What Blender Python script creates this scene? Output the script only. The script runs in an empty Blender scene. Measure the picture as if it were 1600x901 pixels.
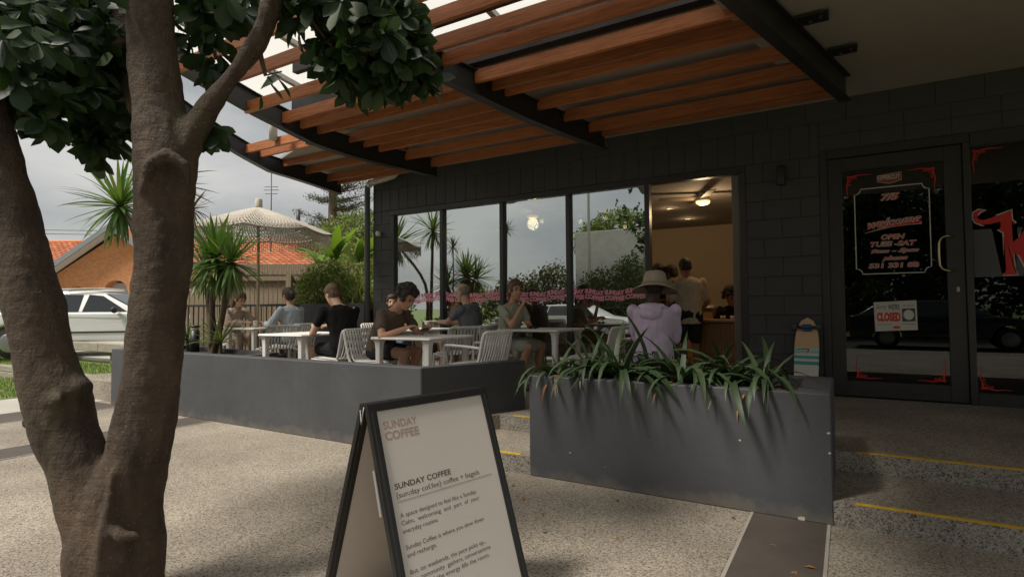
import bpy, bmesh, math, random
import numpy as np
from mathutils import Vector, Matrix, noise
random.seed(7); rng = np.random.default_rng(7)
sc = bpy.context.scene
C = sc.collection
PI = math.pi; R = math.radians

# ---------------------------------------------------------------- camera, sky, sun, exposure
CAM_H = 1.32
CF = Vector((-0.51191593, 0.85836102, 0.03403589))
CR = Vector((0.85869633, 0.51242532, -0.00780336))
CU = Vector((0.02413895, -0.02523183, 0.99939015))
cd = bpy.data.cameras.new('camera'); cam = bpy.data.objects.new('camera', cd); C.objects.link(cam)
cd.sensor_width = 36; cd.lens = 877.4/1600*36; cd.clip_start = 0.05; cd.clip_end = 2000
cam.matrix_world = Matrix(((CR.x, CU.x, -CF.x, 0), (CR.y, CU.y, -CF.y, 0), (CR.z, CU.z, -CF.z, CAM_H), (0, 0, 0, 1)))
sc.camera = cam
SUN_EL, SUN_AZ = 55, 208          # azimuth measured from +Y towards +X
w = bpy.data.worlds.new('World'); sc.world = w; w.use_nodes = True
nt = w.node_tree; nt.nodes.clear()
out = nt.nodes.new('ShaderNodeOutputWorld'); bg = nt.nodes.new('ShaderNodeBackground'); bg.inputs[1].default_value = 0.10
sky = nt.nodes.new('ShaderNodeTexSky'); sky.sky_type = 'NISHITA'; sky.sun_disc = False
sky.sun_elevation = R(SUN_EL); sky.sun_rotation = R(SUN_AZ); sky.dust_density = 3.0; sky.air_density = 1.2
tc = nt.nodes.new('ShaderNodeTexCoord'); mp = nt.nodes.new('ShaderNodeMapping'); mp.inputs['Scale'].default_value = (1.0, 1.0, 2.6)
n1 = nt.nodes.new('ShaderNodeTexNoise'); n1.inputs['Scale'].default_value = 2.1; n1.inputs['Detail'].default_value = 6; n1.inputs['Roughness'].default_value = 0.52
r1 = nt.nodes.new('ShaderNodeValToRGB')
r1.color_ramp.elements[0].position = 0.40; r1.color_ramp.elements[0].color = (2.75, 2.85, 2.9, 1)
r1.color_ramp.elements[1].position = 0.62; r1.color_ramp.elements[1].color = (4.9, 4.8, 4.6, 1)
hs = nt.nodes.new('ShaderNodeHueSaturation'); hs.inputs['Saturation'].default_value = 0.45
mx = nt.nodes.new('ShaderNodeMixRGB'); mx.inputs[0].default_value = 0.86
L = nt.links.new
L(tc.outputs['Generated'], mp.inputs[0]); L(mp.outputs[0], n1.inputs['Vector']); L(n1.outputs['Fac'], r1.inputs[0])
L(sky.outputs[0], hs.inputs['Color']); L(hs.outputs[0], mx.inputs[1]); L(r1.outputs[0], mx.inputs[2])
L(mx.outputs[0], bg.inputs[0]); L(bg.outputs[0], out.inputs[0])
sl = bpy.data.lights.new('sun', 'SUN'); sl.energy = 3.3; sl.angle = R(14); sl.color = (1.0, 0.93, 0.82)
sun = bpy.data.objects.new('sun', sl); C.objects.link(sun)
sd = Vector((math.sin(R(SUN_AZ))*math.cos(R(SUN_EL)), math.cos(R(SUN_AZ))*math.cos(R(SUN_EL)), math.sin(R(SUN_EL))))
sun.rotation_euler = sd.to_track_quat('Z', 'Y').to_euler(); sun.location = sd*30
sc.view_settings.view_transform = 'Standard'; sc.view_settings.look = 'None'; sc.view_settings.exposure = 0.50; sc.view_settings.gamma = 1.0
sc.view_settings.use_curve_mapping = False
sc.render.engine = 'CYCLES'; sc.cycles.max_bounces = 10; sc.cycles.transparent_max_bounces = 12; sc.cycles.caustics_reflective = False; sc.cycles.caustics_refractive = False

def at(px, py, d):                # survey helper: a sighting in the photograph at depth d, as a world point
    return Vector((0, 0, CAM_H)) + (CF + CR*((px-800)/877.4) - CU*((py-450.5)/877.4))*d
BYAW = R(30.83)                   # background frame: x to the right of the view, y away
def bgp(dx, dd, z=0.0):
    return Vector((dx*math.cos(BYAW) - dd*math.sin(BYAW), dx*math.sin(BYAW) + dd*math.cos(BYAW), z))

# ---------------------------------------------------------------- helpers
class MB:
    def __init__(s): s.v = []; s.f = []; s.sm = []
    def add(s, vs, fs, smooth=False):
        o = len(s.v); s.v += [tuple(x) for x in vs]; s.f += [tuple(i+o for i in f) for f in fs]; s.sm += [smooth]*len(fs); return s
    def box(s, x0, x1, y0, y1, z0, z1):
        return s.add([(x0,y0,z0),(x1,y0,z0),(x1,y1,z0),(x0,y1,z0),(x0,y0,z1),(x1,y0,z1),(x1,y1,z1),(x0,y1,z1)],
                     [(3,2,1,0),(4,5,6,7),(0,1,5,4),(1,2,6,5),(2,3,7,6),(3,0,4,7)])
    def cbox(s, x0, x1, y0, y1, z0, z1, b=.004):
        # box with chamfered edges
        xs=(x0,x1); ys=(y0,y1); zs=(z0,z1); vs=[]; idx={}
        for i in (0,1):
            for j in (0,1):
                for k in (0,1):
                    sx=b if i==0 else -b; sy=b if j==0 else -b; sz=b if k==0 else -b
                    for a,(dx,dy,dz) in enumerate(((0,sy,sz),(sx,0,sz),(sx,sy,0))):
                        idx[(i,j,k,a)]=len(vs); vs.append((xs[i]+dx,ys[j]+dy,zs[k]+dz))
        F=[]
        for i in (0,1): F.append([idx[(i,j,k,0)] for j,k in ((0,0),(1,0),(1,1),(0,1))])
        for j in (0,1): F.append([idx[(i,j,k,1)] for i,k in ((0,0),(1,0),(1,1),(0,1))])
        for k in (0,1): F.append([idx[(i,j,k,2)] for i,j in ((0,0),(1,0),(1,1),(0,1))])
        for j in (0,1):
            for k in (0,1): F.append([idx[(0,j,k,1)],idx[(1,j,k,1)],idx[(1,j,k,2)],idx[(0,j,k,2)]])
        for i in (0,1):
            for k in (0,1): F.append([idx[(i,0,k,0)],idx[(i,1,k,0)],idx[(i,1,k,2)],idx[(i,0,k,2)]])
        for i in (0,1):
            for j in (0,1): F.append([idx[(i,j,0,0)],idx[(i,j,1,0)],idx[(i,j,1,1)],idx[(i,j,0,1)]])
        for i in (0,1):
            for j in (0,1):
                for k in (0,1): F.append([idx[(i,j,k,0)],idx[(i,j,k,1)],idx[(i,j,k,2)]])
        return s.add(vs,F)
    def tube(s, pts, rad, n=8, caps=True, smooth=True, flat=1.0):
        pts=[Vector(p) for p in pts]; m=len(pts)
        if not hasattr(rad,'__len__'): rad=[rad]*m
        up=None; vs=[]
        for i,p in enumerate(pts):
            t=(pts[min(i+1,m-1)]-pts[max(i-1,0)])
            if t.length<1e-9: t=Vector((0,0,1))
            t.normalize()
            if up is None:
                up=Vector((0,0,1)) if abs(t.z)<.9 else Vector((1,0,0))
            a=up-t*up.dot(t); a.normalize(); up=a; b=t.cross(a)
            for k in range(n):
                an=2*PI*k/n; vs.append(p+(a*math.cos(an)+b*math.sin(an)*flat)*rad[i])
        fs=[]
        for i in range(m-1):
            for k in range(n):
                fs.append((i*n+k,i*n+(k+1)%n,(i+1)*n+(k+1)%n,(i+1)*n+k))
        if caps: fs.append(tuple(range(n-1,-1,-1))); fs.append(tuple((m-1)*n+k for k in range(n)))
        return s.add(vs,fs,smooth)
    def lathe(s, prof, n=20, c=(0,0,0), smooth=True):
        vs=[];fs=[];m=len(prof)
        for r,z in prof:
            for k in range(n): vs.append((c[0]+r*math.cos(2*PI*k/n),c[1]+r*math.sin(2*PI*k/n),c[2]+z))
        for i in range(m-1):
            for k in range(n): fs.append((i*n+k,i*n+(k+1)%n,(i+1)*n+(k+1)%n,(i+1)*n+k))
        fs.append(tuple(range(n-1,-1,-1))); fs.append(tuple((m-1)*n+k for k in range(n)))
        return s.add(vs,fs,smooth)
    def prism(s, poly, o, u, v, n, th):
        o,u,v,n=Vector(o),Vector(u),Vector(v),Vector(n); k=len(poly)
        vs=[o+u*a+v*b for a,b in poly]+[o+u*a+v*b+n*th for a,b in poly]
        fs=[tuple(range(k-1,-1,-1)),tuple(range(k,2*k))]+[(i,(i+1)%k,k+(i+1)%k,k+i) for i in range(k)]
        return s.add(vs,fs)
    def ell(s, c, r, rot=None, nu=14, nv=9):
        vs=[];fs=[]; c=Vector(c)
        for j in range(nv+1):
            th=PI*j/nv
            for i in range(nu):
                ph=2*PI*i/nu; p=Vector((r[0]*math.sin(th)*math.cos(ph),r[1]*math.sin(th)*math.sin(ph),r[2]*math.cos(th)))
                if rot is not None: p=rot@p
                vs.append(c+p)
        for j in range(nv):
            for i in range(nu):
                q=(j*nu+i,(j+1)*nu+i,(j+1)*nu+(i+1)%nu,j*nu+(i+1)%nu)
                if j==0: q=(q[0],q[1],q[2])
                elif j==nv-1: q=(q[0],q[1],q[3])
                fs.append(q)
        return s.add(vs,fs,True)
    def mesh(s, name, mat=None):
        me=bpy.data.meshes.new(name); me.from_pydata(s.v,[],s.f); me.polygons.foreach_set('use_smooth',s.sm); 
        if mat: me.materials.append(mat)
        me.update(); return me
    def build(s, name, mat, parent=None, loc=None, rot=None):
        return link(name, s.mesh(name,mat), parent, loc, rot)

def link(name, me, parent=None, loc=None, rot=None, scale=None):
    o=bpy.data.objects.new(name, me); C.objects.link(o)
    if parent is not None: o.parent=parent
    if loc is not None: o.location=loc
    if rot is not None: o.rotation_euler=rot
    if scale is not None: o.scale=scale
    return o
def tag(o, label=None, cat=None, group=None, kind=None):
    if label: o['label']=label
    if cat: o['category']=cat
    if group: o['group']=group
    if kind: o['kind']=kind
    return o
def thing(name, label, cat, loc=(0,0,0), rz=0, group=None):
    o=bpy.data.objects.new(name,None); C.objects.link(o); o.location=loc; o.rotation_euler=(0,0,rz); o.empty_display_size=.1
    return tag(o,label,cat,group)
def struct(name, mb, mat): return tag(mb.build(name,mat),kind='structure')
def copy_tree(o, parent=None):
    c=o.copy(); C.objects.link(c); c.parent=parent
    for ch in o.children: copy_tree(ch,c)
    return c
def bevel_mesh(me, wd, seg=2, ang=40):
    bm=bmesh.new(); bm.from_mesh(me); es=[e for e in bm.edges if len(e.link_faces)==2 and e.calc_face_angle(0)>R(ang)]
    bmesh.ops.bevel(bm,geom=es,offset=wd,segments=seg,affect='EDGES',profile=.6); bm.to_mesh(me); bm.free()
    for p in me.polygons: p.use_smooth=True
    return me
def sharp(me, ang=35):
    try: me.set_sharp_from_angle(angle=R(ang))
    except Exception: pass

# ---------------------------------------------------------------- materials
def mat(name, col, rough=.6, var=0.0, vscale=6.0, bump=0.0, bscale=40.0, metal=0.0, spec=.5, stretch=(1,1,1), col2=None, detail=5, coat=0):
    m=bpy.data.materials.new(name); m.use_nodes=True; t=m.node_tree; b=t.nodes['Principled BSDF']
    b.inputs['Roughness'].default_value=rough; b.inputs['Metallic'].default_value=metal; b.inputs['Specular IOR Level'].default_value=spec
    if coat: b.inputs['Coat Weight'].default_value=coat; b.inputs['Coat Roughness'].default_value=.08
    b.inputs['Base Color'].default_value=(*col,1)
    tcn=t.nodes.new('ShaderNodeTexCoord'); mpn=t.nodes.new('ShaderNodeMapping'); mpn.inputs['Scale'].default_value=stretch
    t.links.new(tcn.outputs['Object'],mpn.inputs[0])
    if var or col2:
        n=t.nodes.new('ShaderNodeTexNoise'); n.inputs['Scale'].default_value=vscale; n.inputs['Detail'].default_value=detail; n.inputs['Roughness'].default_value=.6
        t.links.new(mpn.outputs[0],n.inputs['Vector'])
        r=t.nodes.new('ShaderNodeValToRGB'); r.color_ramp.elements[0].position=.3; r.color_ramp.elements[1].position=.7
        c2=col2 if col2 else tuple(min(1,c*(1+var)) for c in col); c1=col if col2 else tuple(c*(1-var) for c in col)
        r.color_ramp.elements[0].color=(*c1,1); r.color_ramp.elements[1].color=(*c2,1)
        t.links.new(n.outputs['Fac'],r.inputs[0]); t.links.new(r.outputs[0],b.inputs['Base Color'])
    if bump:
        n2=t.nodes.new('ShaderNodeTexNoise'); n2.inputs['Scale'].default_value=bscale; n2.inputs['Detail'].default_value=4
        t.links.new(mpn.outputs[0],n2.inputs['Vector'])
        bp=t.nodes.new('ShaderNodeBump'); bp.inputs['Strength'].default_value=min(1,bump); bp.inputs['Distance'].default_value=.01
        t.links.new(n2.outputs['Fac'],bp.inputs['Height']); t.links.new(bp.outputs[0],b.inputs['Normal'])
    return m
def leafmat(name, cols, rough=.45, trans=.25):
    m=bpy.data.materials.new(name); m.use_nodes=True; t=m.node_tree; b=t.nodes['Principled BSDF']; o=t.nodes['Material Output']
    b.inputs['Roughness'].default_value=rough
    oi=t.nodes.new('ShaderNodeObjectInfo'); g=t.nodes.new('ShaderNodeNewGeometry'); ad=t.nodes.new('ShaderNodeMath'); ad.operation='ADD'
    fr=t.nodes.new('ShaderNodeMath'); fr.operation='FRACT'
    t.links.new(oi.outputs['Random'],ad.inputs[0]); t.links.new(g.outputs['Random Per Island'],ad.inputs[1]); t.links.new(ad.outputs[0],fr.inputs[0])
    r=t.nodes.new('ShaderNodeValToRGB'); els=r.color_ramp.elements
    while len(els)<len(cols): els.new(.5)
    for i,c in enumerate(cols): els[i].position=i/(len(cols)-1); els[i].color=(*c,1)
    t.links.new(fr.outputs[0],r.inputs[0]); t.links.new(r.outputs[0],b.inputs['Base Color'])
    if trans:
        tr=t.nodes.new('ShaderNodeBsdfTranslucent'); mxs=t.nodes.new('ShaderNodeMixShader'); mxs.inputs[0].default_value=trans
        br=t.nodes.new('ShaderNodeMixRGB'); br.blend_type='MULTIPLY'; br.inputs[0].default_value=1; br.inputs[2].default_value=(1.6,1.9,.7,1)
        t.links.new(r.outputs[0],br.inputs[1]); t.links.new(br.outputs[0],tr.inputs[0])
        t.links.new(b.outputs[0],mxs.inputs[1]); t.links.new(tr.outputs[0],mxs.inputs[2]); t.links.new(mxs.outputs[0],o.inputs[0])
    return m
def aggregate(name, base, dark, light, scale=260, bump=.5):
    m=bpy.data.materials.new(name); m.use_nodes=True; t=m.node_tree; b=t.nodes['Principled BSDF']; b.inputs['Roughness'].default_value=.75
    tcn=t.nodes.new('ShaderNodeTexCoord')
    v=t.nodes.new('ShaderNodeTexVoronoi'); v.inputs['Scale'].default_value=scale; t.links.new(tcn.outputs['Object'],v.inputs['Vector'])
    sep=t.nodes.new('ShaderNodeSeparateColor'); t.links.new(v.outputs['Color'],sep.inputs[0])
    r=t.nodes.new('ShaderNodeValToRGB'); e=r.color_ramp.elements; e[0].position=0; e[0].color=(*dark,1); e[1].position=.13; e[1].color=tuple(.6*c for c in base)+(1,)
    x=e.new(.45); x.color=(*base,1); x=e.new(.8); x.color=(*light,1)
    t.links.new(sep.outputs[0],r.inputs[0])
    v2=t.nodes.new('ShaderNodeTexVoronoi'); v2.feature='DISTANCE_TO_EDGE'; v2.inputs['Scale'].default_value=scale; t.links.new(tcn.outputs['Object'],v2.inputs['Vector'])
    n=t.nodes.new('ShaderNodeTexNoise'); n.inputs['Scale'].default_value=1.1; n.inputs['Detail'].default_value=6; t.links.new(tcn.outputs['Object'],n.inputs['Vector'])
    r2=t.nodes.new('ShaderNodeValToRGB'); r2.color_ramp.elements[0].position=.3; r2.color_ramp.elements[0].color=(.66,.63,.60,1); r2.color_ramp.elements[1].position=.68; r2.color_ramp.elements[1].color=(1.08,1.07,1.03,1)
    t.links.new(n.outputs['Fac'],r2.inputs[0])
    mm=t.nodes.new('ShaderNodeMixRGB'); mm.blend_type='MULTIPLY'; mm.inputs[0].default_value=1; t.links.new(r.outputs[0],mm.inputs[1]); t.links.new(r2.outputs[0],mm.inputs[2])
    # mid-size leaf stains / dark grit that hold at a distance
    n3=t.nodes.new('ShaderNodeTexNoise'); n3.inputs['Scale'].default_value=52; n3.inputs['Detail'].default_value=3; t.links.new(tcn.outputs['Object'],n3.inputs['Vector'])
    r3=t.nodes.new('ShaderNodeValToRGB'); r3.color_ramp.elements[0].position=.33; r3.color_ramp.elements[0].color=(.42,.39,.35,1); r3.color_ramp.elements[1].position=.42; r3.color_ramp.elements[1].color=(1,1,1,1)
    t.links.new(n3.outputs['Fac'],r3.inputs[0])
    m3=t.nodes.new('ShaderNodeMixRGB'); m3.blend_type='MULTIPLY'; m3.inputs[0].default_value=1; t.links.new(mm.outputs[0],m3.inputs[1]); t.links.new(r3.outputs[0],m3.inputs[2])
    t.links.new(m3.outputs[0],b.inputs['Base Color'])
    mr=t.nodes.new('ShaderNodeMapRange'); mr.inputs[1].default_value=0; mr.inputs[2].default_value=.25; t.links.new(v2.outputs['Distance'],mr.inputs[0])
    bp=t.nodes.new('ShaderNodeBump'); bp.inputs['Strength'].default_value=bump; bp.inputs['Distance'].default_value=.004
    t.links.new(mr.outputs[0],bp.inputs['Height']); t.links.new(bp.outputs[0],b.inputs['Normal'])
    return m
def emit(name, col, s):
    m=bpy.data.materials.new(name); m.use_nodes=True; b=m.node_tree.nodes['Principled BSDF']
    b.inputs['Emission Color'].default_value=(*col,1); b.inputs['Emission Strength'].default_value=s; b.inputs['Base Color'].default_value=(*col,1); return m
def glassmat(name, tint, ior=2.6):
    m=bpy.data.materials.new(name); m.use_nodes=True; t=m.node_tree; t.nodes.remove(t.nodes['Principled BSDF']); o=t.nodes['Material Output']
    tr=t.nodes.new('ShaderNodeBsdfTransparent'); tr.inputs[0].default_value=(*tint,1)
    gl=t.nodes.new('ShaderNodeBsdfGlossy'); gl.inputs['Roughness'].default_value=0.0; gl.inputs[0].default_value=(.93,.97,.97,1)
    fz=t.nodes.new('ShaderNodeFresnel'); fz.inputs[0].default_value=ior
    tcn=t.nodes.new('ShaderNodeTexCoord'); n=t.nodes.new('ShaderNodeTexNoise'); n.inputs['Scale'].default_value=1.3; t.links.new(tcn.outputs['Object'],n.inputs['Vector'])
    bp=t.nodes.new('ShaderNodeBump'); bp.inputs['Strength'].default_value=.03; bp.inputs['Distance'].default_value=.02; t.links.new(n.outputs['Fac'],bp.inputs['Height']); t.links.new(bp.outputs[0],gl.inputs['Normal'])
    mxs=t.nodes.new('ShaderNodeMixShader'); t.links.new(fz.outputs[0],mxs.inputs[0]); t.links.new(tr.outputs[0],mxs.inputs[1]); t.links.new(gl.outputs[0],mxs.inputs[2]); t.links.new(mxs.outputs[0],o.inputs[0])
    return m
# ---------------------------------------------------------------- palette
Z0, S1, ZT, YF = .283, .145, .783, 7.412
m_agg  = aggregate('exposed_aggregate', (.335,.295,.245), (.07,.06,.05), (.47,.42,.355), 150)
m_riser= aggregate('step_riser_stone', (.34,.32,.28), (.07,.065,.06), (.44,.42,.38), 140)
m_tile = mat('dark_paver', (.075,.061,.051), .7, .18, 3, .25, 60)
m_joint= mat('pale_joint', (.33,.30,.26), .8, .1)
m_asph = mat('asphalt', (.055,.054,.052), .85, .2, 3, .4, 120)
m_conc = mat('concrete', (.40,.38,.34), .8, .12, 2, .2, 50)
m_grass= mat('lawn', (.10,.15,.035), .9, 0, 14, .8, 160, col2=(.19,.24,.06))
def worn_paint(name, col):
    m=bpy.data.materials.new(name); m.use_nodes=True; t=m.node_tree; b=t.nodes['Principled BSDF']; b.inputs['Roughness'].default_value=.72
    tcn=t.nodes.new('ShaderNodeTexCoord')
    def nz(scale,st,det=5):
        mp_=t.nodes.new('ShaderNodeMapping'); mp_.inputs['Scale'].default_value=st; t.links.new(tcn.outputs['Object'],mp_.inputs[0]); n=t.nodes.new('ShaderNodeTexNoise'); n.inputs['Scale'].default_value=scale; n.inputs['Detail'].default_value=det; n.inputs['Roughness'].default_value=.6; t.links.new(mp_.outputs[0],n.inputs['Vector']); return n
    def ramp(n,p0,c0,p1,c1):
        r=t.nodes.new('ShaderNodeValToRGB'); r.color_ramp.elements[0].position=p0; r.color_ramp.elements[0].color=(*c0,1); r.color_ramp.elements[1].position=p1; r.color_ramp.elements[1].color=(*c1,1); t.links.new(n,r.inputs[0]); return r
    def mixc(f,a,c2,blend='MIX'):
        x=t.nodes.new('ShaderNodeMixRGB'); x.blend_type=blend
        if hasattr(f,'default_value') and not isinstance(f,float): t.links.new(f,x.inputs[0])
        else: x.inputs[0].default_value=f
        t.links.new(a,x.inputs[1])
        if isinstance(c2,tuple): x.inputs[2].default_value=(*c2,1)
        else: t.links.new(c2,x.inputs[2])
        return x.outputs[0]
    base=ramp(nz(1.7,(1,1,1)).outputs['Fac'],.3,tuple(c*.84 for c in col),.7,tuple(c*1.14 for c in col)).outputs[0]
    streak=ramp(nz(5.5,(1,1,.10),4).outputs['Fac'],.60,(0,0,0),.85,(.32,.32,.32)).outputs[0]; c=mixc(streak,base,tuple(min(1,x*1.55+.01) for x in col))
    rub=ramp(nz(11,(1,1,1),8).outputs['Fac'],.62,(0,0,0),.74,(.45,.45,.45)).outputs[0]; c=mixc(rub,c,tuple(x*.62 for x in col))
    chip=ramp(nz(46,(1,1,1),2).outputs['Fac'],.775,(0,0,0),.79,(.8,.8,.8)).outputs[0]; c=mixc(chip,c,(.33,.31,.27))
    sp_=t.nodes.new('ShaderNodeSeparateXYZ'); t.links.new(tcn.outputs['Object'],sp_.inputs[0]); nn_=nz(6,(1,1,1),6); ad=t.nodes.new('ShaderNodeMath'); ad.operation='MULTIPLY_ADD'; ad.inputs[1].default_value=.30; t.links.new(nn_.outputs['Fac'],ad.inputs[0]); t.links.new(sp_.outputs['Z'],ad.inputs[2])
    dirt=ramp(ad.outputs[0],.14,(.55,.55,.55),.24,(0,0,0)).outputs[0]; c=mixc(dirt,c,(.17,.145,.115))
    t.links.new(c,b.inputs['Base Color'])
    f=nz(75,(1,1,1),5); f2=nz(9,(1,1,1),3); a2=t.nodes.new('ShaderNodeMath'); a2.operation='MULTIPLY_ADD'; a2.inputs[1].default_value=.5; t.links.new(f.outputs['Fac'],a2.inputs[0]); t.links.new(f2.outputs['Fac'],a2.inputs[2])
    bp=t.nodes.new('ShaderNodeBump'); bp.inputs['Strength'].default_value=.28; bp.inputs['Distance'].default_value=.012; t.links.new(a2.outputs[0],bp.inputs['Height']); t.links.new(bp.outputs[0],b.inputs['Normal'])
    return m
m_plant= worn_paint('planter_paint', (.060,.0625,.069))
m_block= mat('painted_block', (.050,.0485,.047), .5, .10, 4, .35, 120)
m_core = mat('mortar_paint', (.040,.039,.038), .7)
m_alu  = mat('dark_aluminium', (.035,.034,.033), .38, .08, 9)
m_steel= mat('dark_steel', (.020,.020,.022), .42, .2, 3, .05, 40)
def timber(name, c1, c2):
    m=bpy.data.materials.new(name); m.use_nodes=True; t=m.node_tree; b=t.nodes['Principled BSDF']; b.inputs['Roughness'].default_value=.5
    tcn=t.nodes.new('ShaderNodeTexCoord'); oi=t.nodes.new('ShaderNodeObjectInfo'); va=t.nodes.new('ShaderNodeVectorMath'); va.operation='ADD'; sc3=t.nodes.new('ShaderNodeVectorMath'); sc3.operation='SCALE'; sc3.inputs['Scale'].default_value=37; cb=t.nodes.new('ShaderNodeCombineXYZ')
    for i in range(3): t.links.new(oi.outputs['Random'],cb.inputs[i])
    t.links.new(cb.outputs[0],sc3.inputs[0]); t.links.new(tcn.outputs['Object'],va.inputs[0]); t.links.new(sc3.outputs[0],va.inputs[1])
    mp_=t.nodes.new('ShaderNodeMapping'); mp_.inputs['Scale'].default_value=(.55,11,11); t.links.new(va.outputs[0],mp_.inputs[0])
    n=t.nodes.new('ShaderNodeTexNoise'); n.inputs['Scale'].default_value=6; n.inputs['Detail'].default_value=7; n.inputs['Roughness'].default_value=.65; n.inputs['Distortion'].default_value=.6; t.links.new(mp_.outputs[0],n.inputs['Vector'])
    r=t.nodes.new('ShaderNodeValToRGB'); e=r.color_ramp.elements; e[0].position=.32; e[0].color=(*[c*.62 for c in c1],1); e[1].position=.70; e[1].color=(*c2,1); x=e.new(.46); x.color=(*c1,1); t.links.new(n.outputs['Fac'],r.inputs[0])
    n2=t.nodes.new('ShaderNodeTexNoise'); n2.inputs['Scale'].default_value=1.4; n2.inputs['Detail'].default_value=4; t.links.new(va.outputs[0],n2.inputs['Vector'])
    mr=t.nodes.new('ShaderNodeMapRange'); mr.inputs[3].default_value=.72; mr.inputs[4].default_value=1.22; t.links.new(n2.outputs['Fac'],mr.inputs[0])
    mr2=t.nodes.new('ShaderNodeMapRange'); mr2.inputs[3].default_value=.80; mr2.inputs[4].default_value=1.18; t.links.new(oi.outputs['Random'],mr2.inputs[0]); mu=t.nodes.new('ShaderNodeMath'); mu.operation='MULTIPLY'; t.links.new(mr.outputs[0],mu.inputs[0]); t.links.new(mr2.outputs[0],mu.inputs[1])
    hv=t.nodes.new('ShaderNodeHueSaturation'); t.links.new(mu.outputs[0],hv.inputs['Value']); t.links.new(r.outputs[0],hv.inputs['Color']); t.links.new(hv.outputs[0],b.inputs['Base Color'])
    bp=t.nodes.new('ShaderNodeBump'); bp.inputs['Strength'].default_value=.3; bp.inputs['Distance'].default_value=.004; t.links.new(n.outputs['Fac'],bp.inputs['Height']); t.links.new(bp.outputs[0],b.inputs['Normal']); return m
m_wood = timber('cedar_slat', (.36,.125,.045), (.50,.20,.08))
m_ceil = mat('soffit_board', (.33,.30,.265), .85, .05, 2)
m_white= mat('white_powdercoat', (.74,.72,.68), .42, .03)
m_yel  = mat('yellow_nosing', (.62,.38,.03), .7, .2, 18)
m_soil = mat('soil', (.045,.03,.02), .95, .4, 30, .9, 90)
m_black= mat('black_plastic', (.016,.016,.017), .45)
m_pink = mat('pink_vinyl', (.92,.33,.43), .5)
m_red  = mat('red_vinyl', (.60,.022,.014), .5)
m_sign = mat('pale_vinyl', (.55,.50,.46), .55)
m_glass= None
def glassmat2(name, tint, f0=.12):
    m=bpy.data.materials.new(name); m.use_nodes=True; t=m.node_tree; t.nodes.remove(t.nodes['Principled BSDF']); o=t.nodes['Material Output']
    tr=t.nodes.new('ShaderNodeBsdfTransparent'); tr.inputs[0].default_value=(*tint,1)
    gl=t.nodes.new('ShaderNodeBsdfGlossy'); gl.inputs['Roughness'].default_value=0.0; gl.inputs[0].default_value=(.92,.97,.97,1)
    lw=t.nodes.new('ShaderNodeLayerWeight'); lw.inputs[0].default_value=.5
    pw=t.nodes.new('ShaderNodeMath'); pw.operation='POWER'; pw.inputs[1].default_value=4.0; t.links.new(lw.outputs['Facing'],pw.inputs[0])
    ma=t.nodes.new('ShaderNodeMath'); ma.operation='MULTIPLY_ADD'; ma.inputs[1].default_value=1-f0; ma.inputs[2].default_value=f0; t.links.new(pw.outputs[0],ma.inputs[0])
    mxs=t.nodes.new('ShaderNodeMixShader'); t.links.new(ma.outputs[0],mxs.inputs[0]); t.links.new(tr.outputs[0],mxs.inputs[1]); t.links.new(gl.outputs[0],mxs.inputs[2]); t.links.new(mxs.outputs[0],o.inputs[0])
    return m
m_glass = glassmat2('window_glass', (.50,.53,.52), .50)
m_dglass= glassmat2('tinted_door_glass', (.30,.30,.30), .055)
m_cglass= glassmat2('car_glass', (.16,.18,.18), .10)

def wb(mb, name, mt, parent):                     # mesh given in world coordinates under a thing
    o=mb.build(name,mt,parent); o.matrix_parent_inverse=Matrix.Translation(-parent.matrix_basis.translation) if parent.parent is None else Matrix.Identity(4)
    if parent.parent is not None: o.matrix_parent_inverse=Matrix.Identity(4)
    return o
def wl(name, me, parent):                         # existing mesh in world coordinates under a thing or part
    o=link(name,me,parent)
    if parent is not None and parent.parent is None and parent.data is None: o.matrix_parent_inverse=Matrix.Translation(-Vector(parent.location))
    return o
def text_mesh(s, size, mt, bold=0.0, shear=0.0, align='LEFT', extrude=0.0, spacing=1.0, wsp=1.0):
    cu=bpy.data.curves.new('txt','FONT'); cu.body=s; cu.size=size; cu.offset=bold; cu.shear=shear; cu.align_x=align; cu.extrude=extrude; cu.space_character=spacing; cu.space_word=wsp; cu.resolution_u=3
    o=bpy.data.objects.new('txt',cu); C.objects.link(o); dg=bpy.context.evaluated_depsgraph_get(); me=bpy.data.meshes.new_from_object(o.evaluated_get(dg))
    bpy.data.objects.remove(o); bpy.data.curves.remove(cu); me.materials.clear(); me.materials.append(mt); return me
def xform(me, M): me.transform(M); return me
def fit_w(me, x0, x1, z0=None, z1=None):          # fit a text mesh (in its XY) to a width and height
    n=len(me.vertices); a=np.empty(n*3); me.vertices.foreach_get('co',a); a=a.reshape(-1,3)
    mn,mxx=a.min(0),a.max(0); k=(x1-x0)/(mxx[0]-mn[0]); a[:,0]=(a[:,0]-mn[0])*k+x0
    if z0 is not None: a[:,1]=(a[:,1]-mn[1])*(z1-z0)/(mxx[1]-mn[1])+z0
    me.vertices.foreach_set('co',a.ravel()); me.update(); return me
def upright(me, y):                               # text XY -> facade XZ at depth y
    n=len(me.vertices); a=np.empty(n*3); me.vertices.foreach_get('co',a); a=a.reshape(-1,3); b=np.stack([a[:,0],y-a[:,2],a[:,1]],1); me.vertices.foreach_set('co',b.ravel()); me.update(); return me

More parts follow.
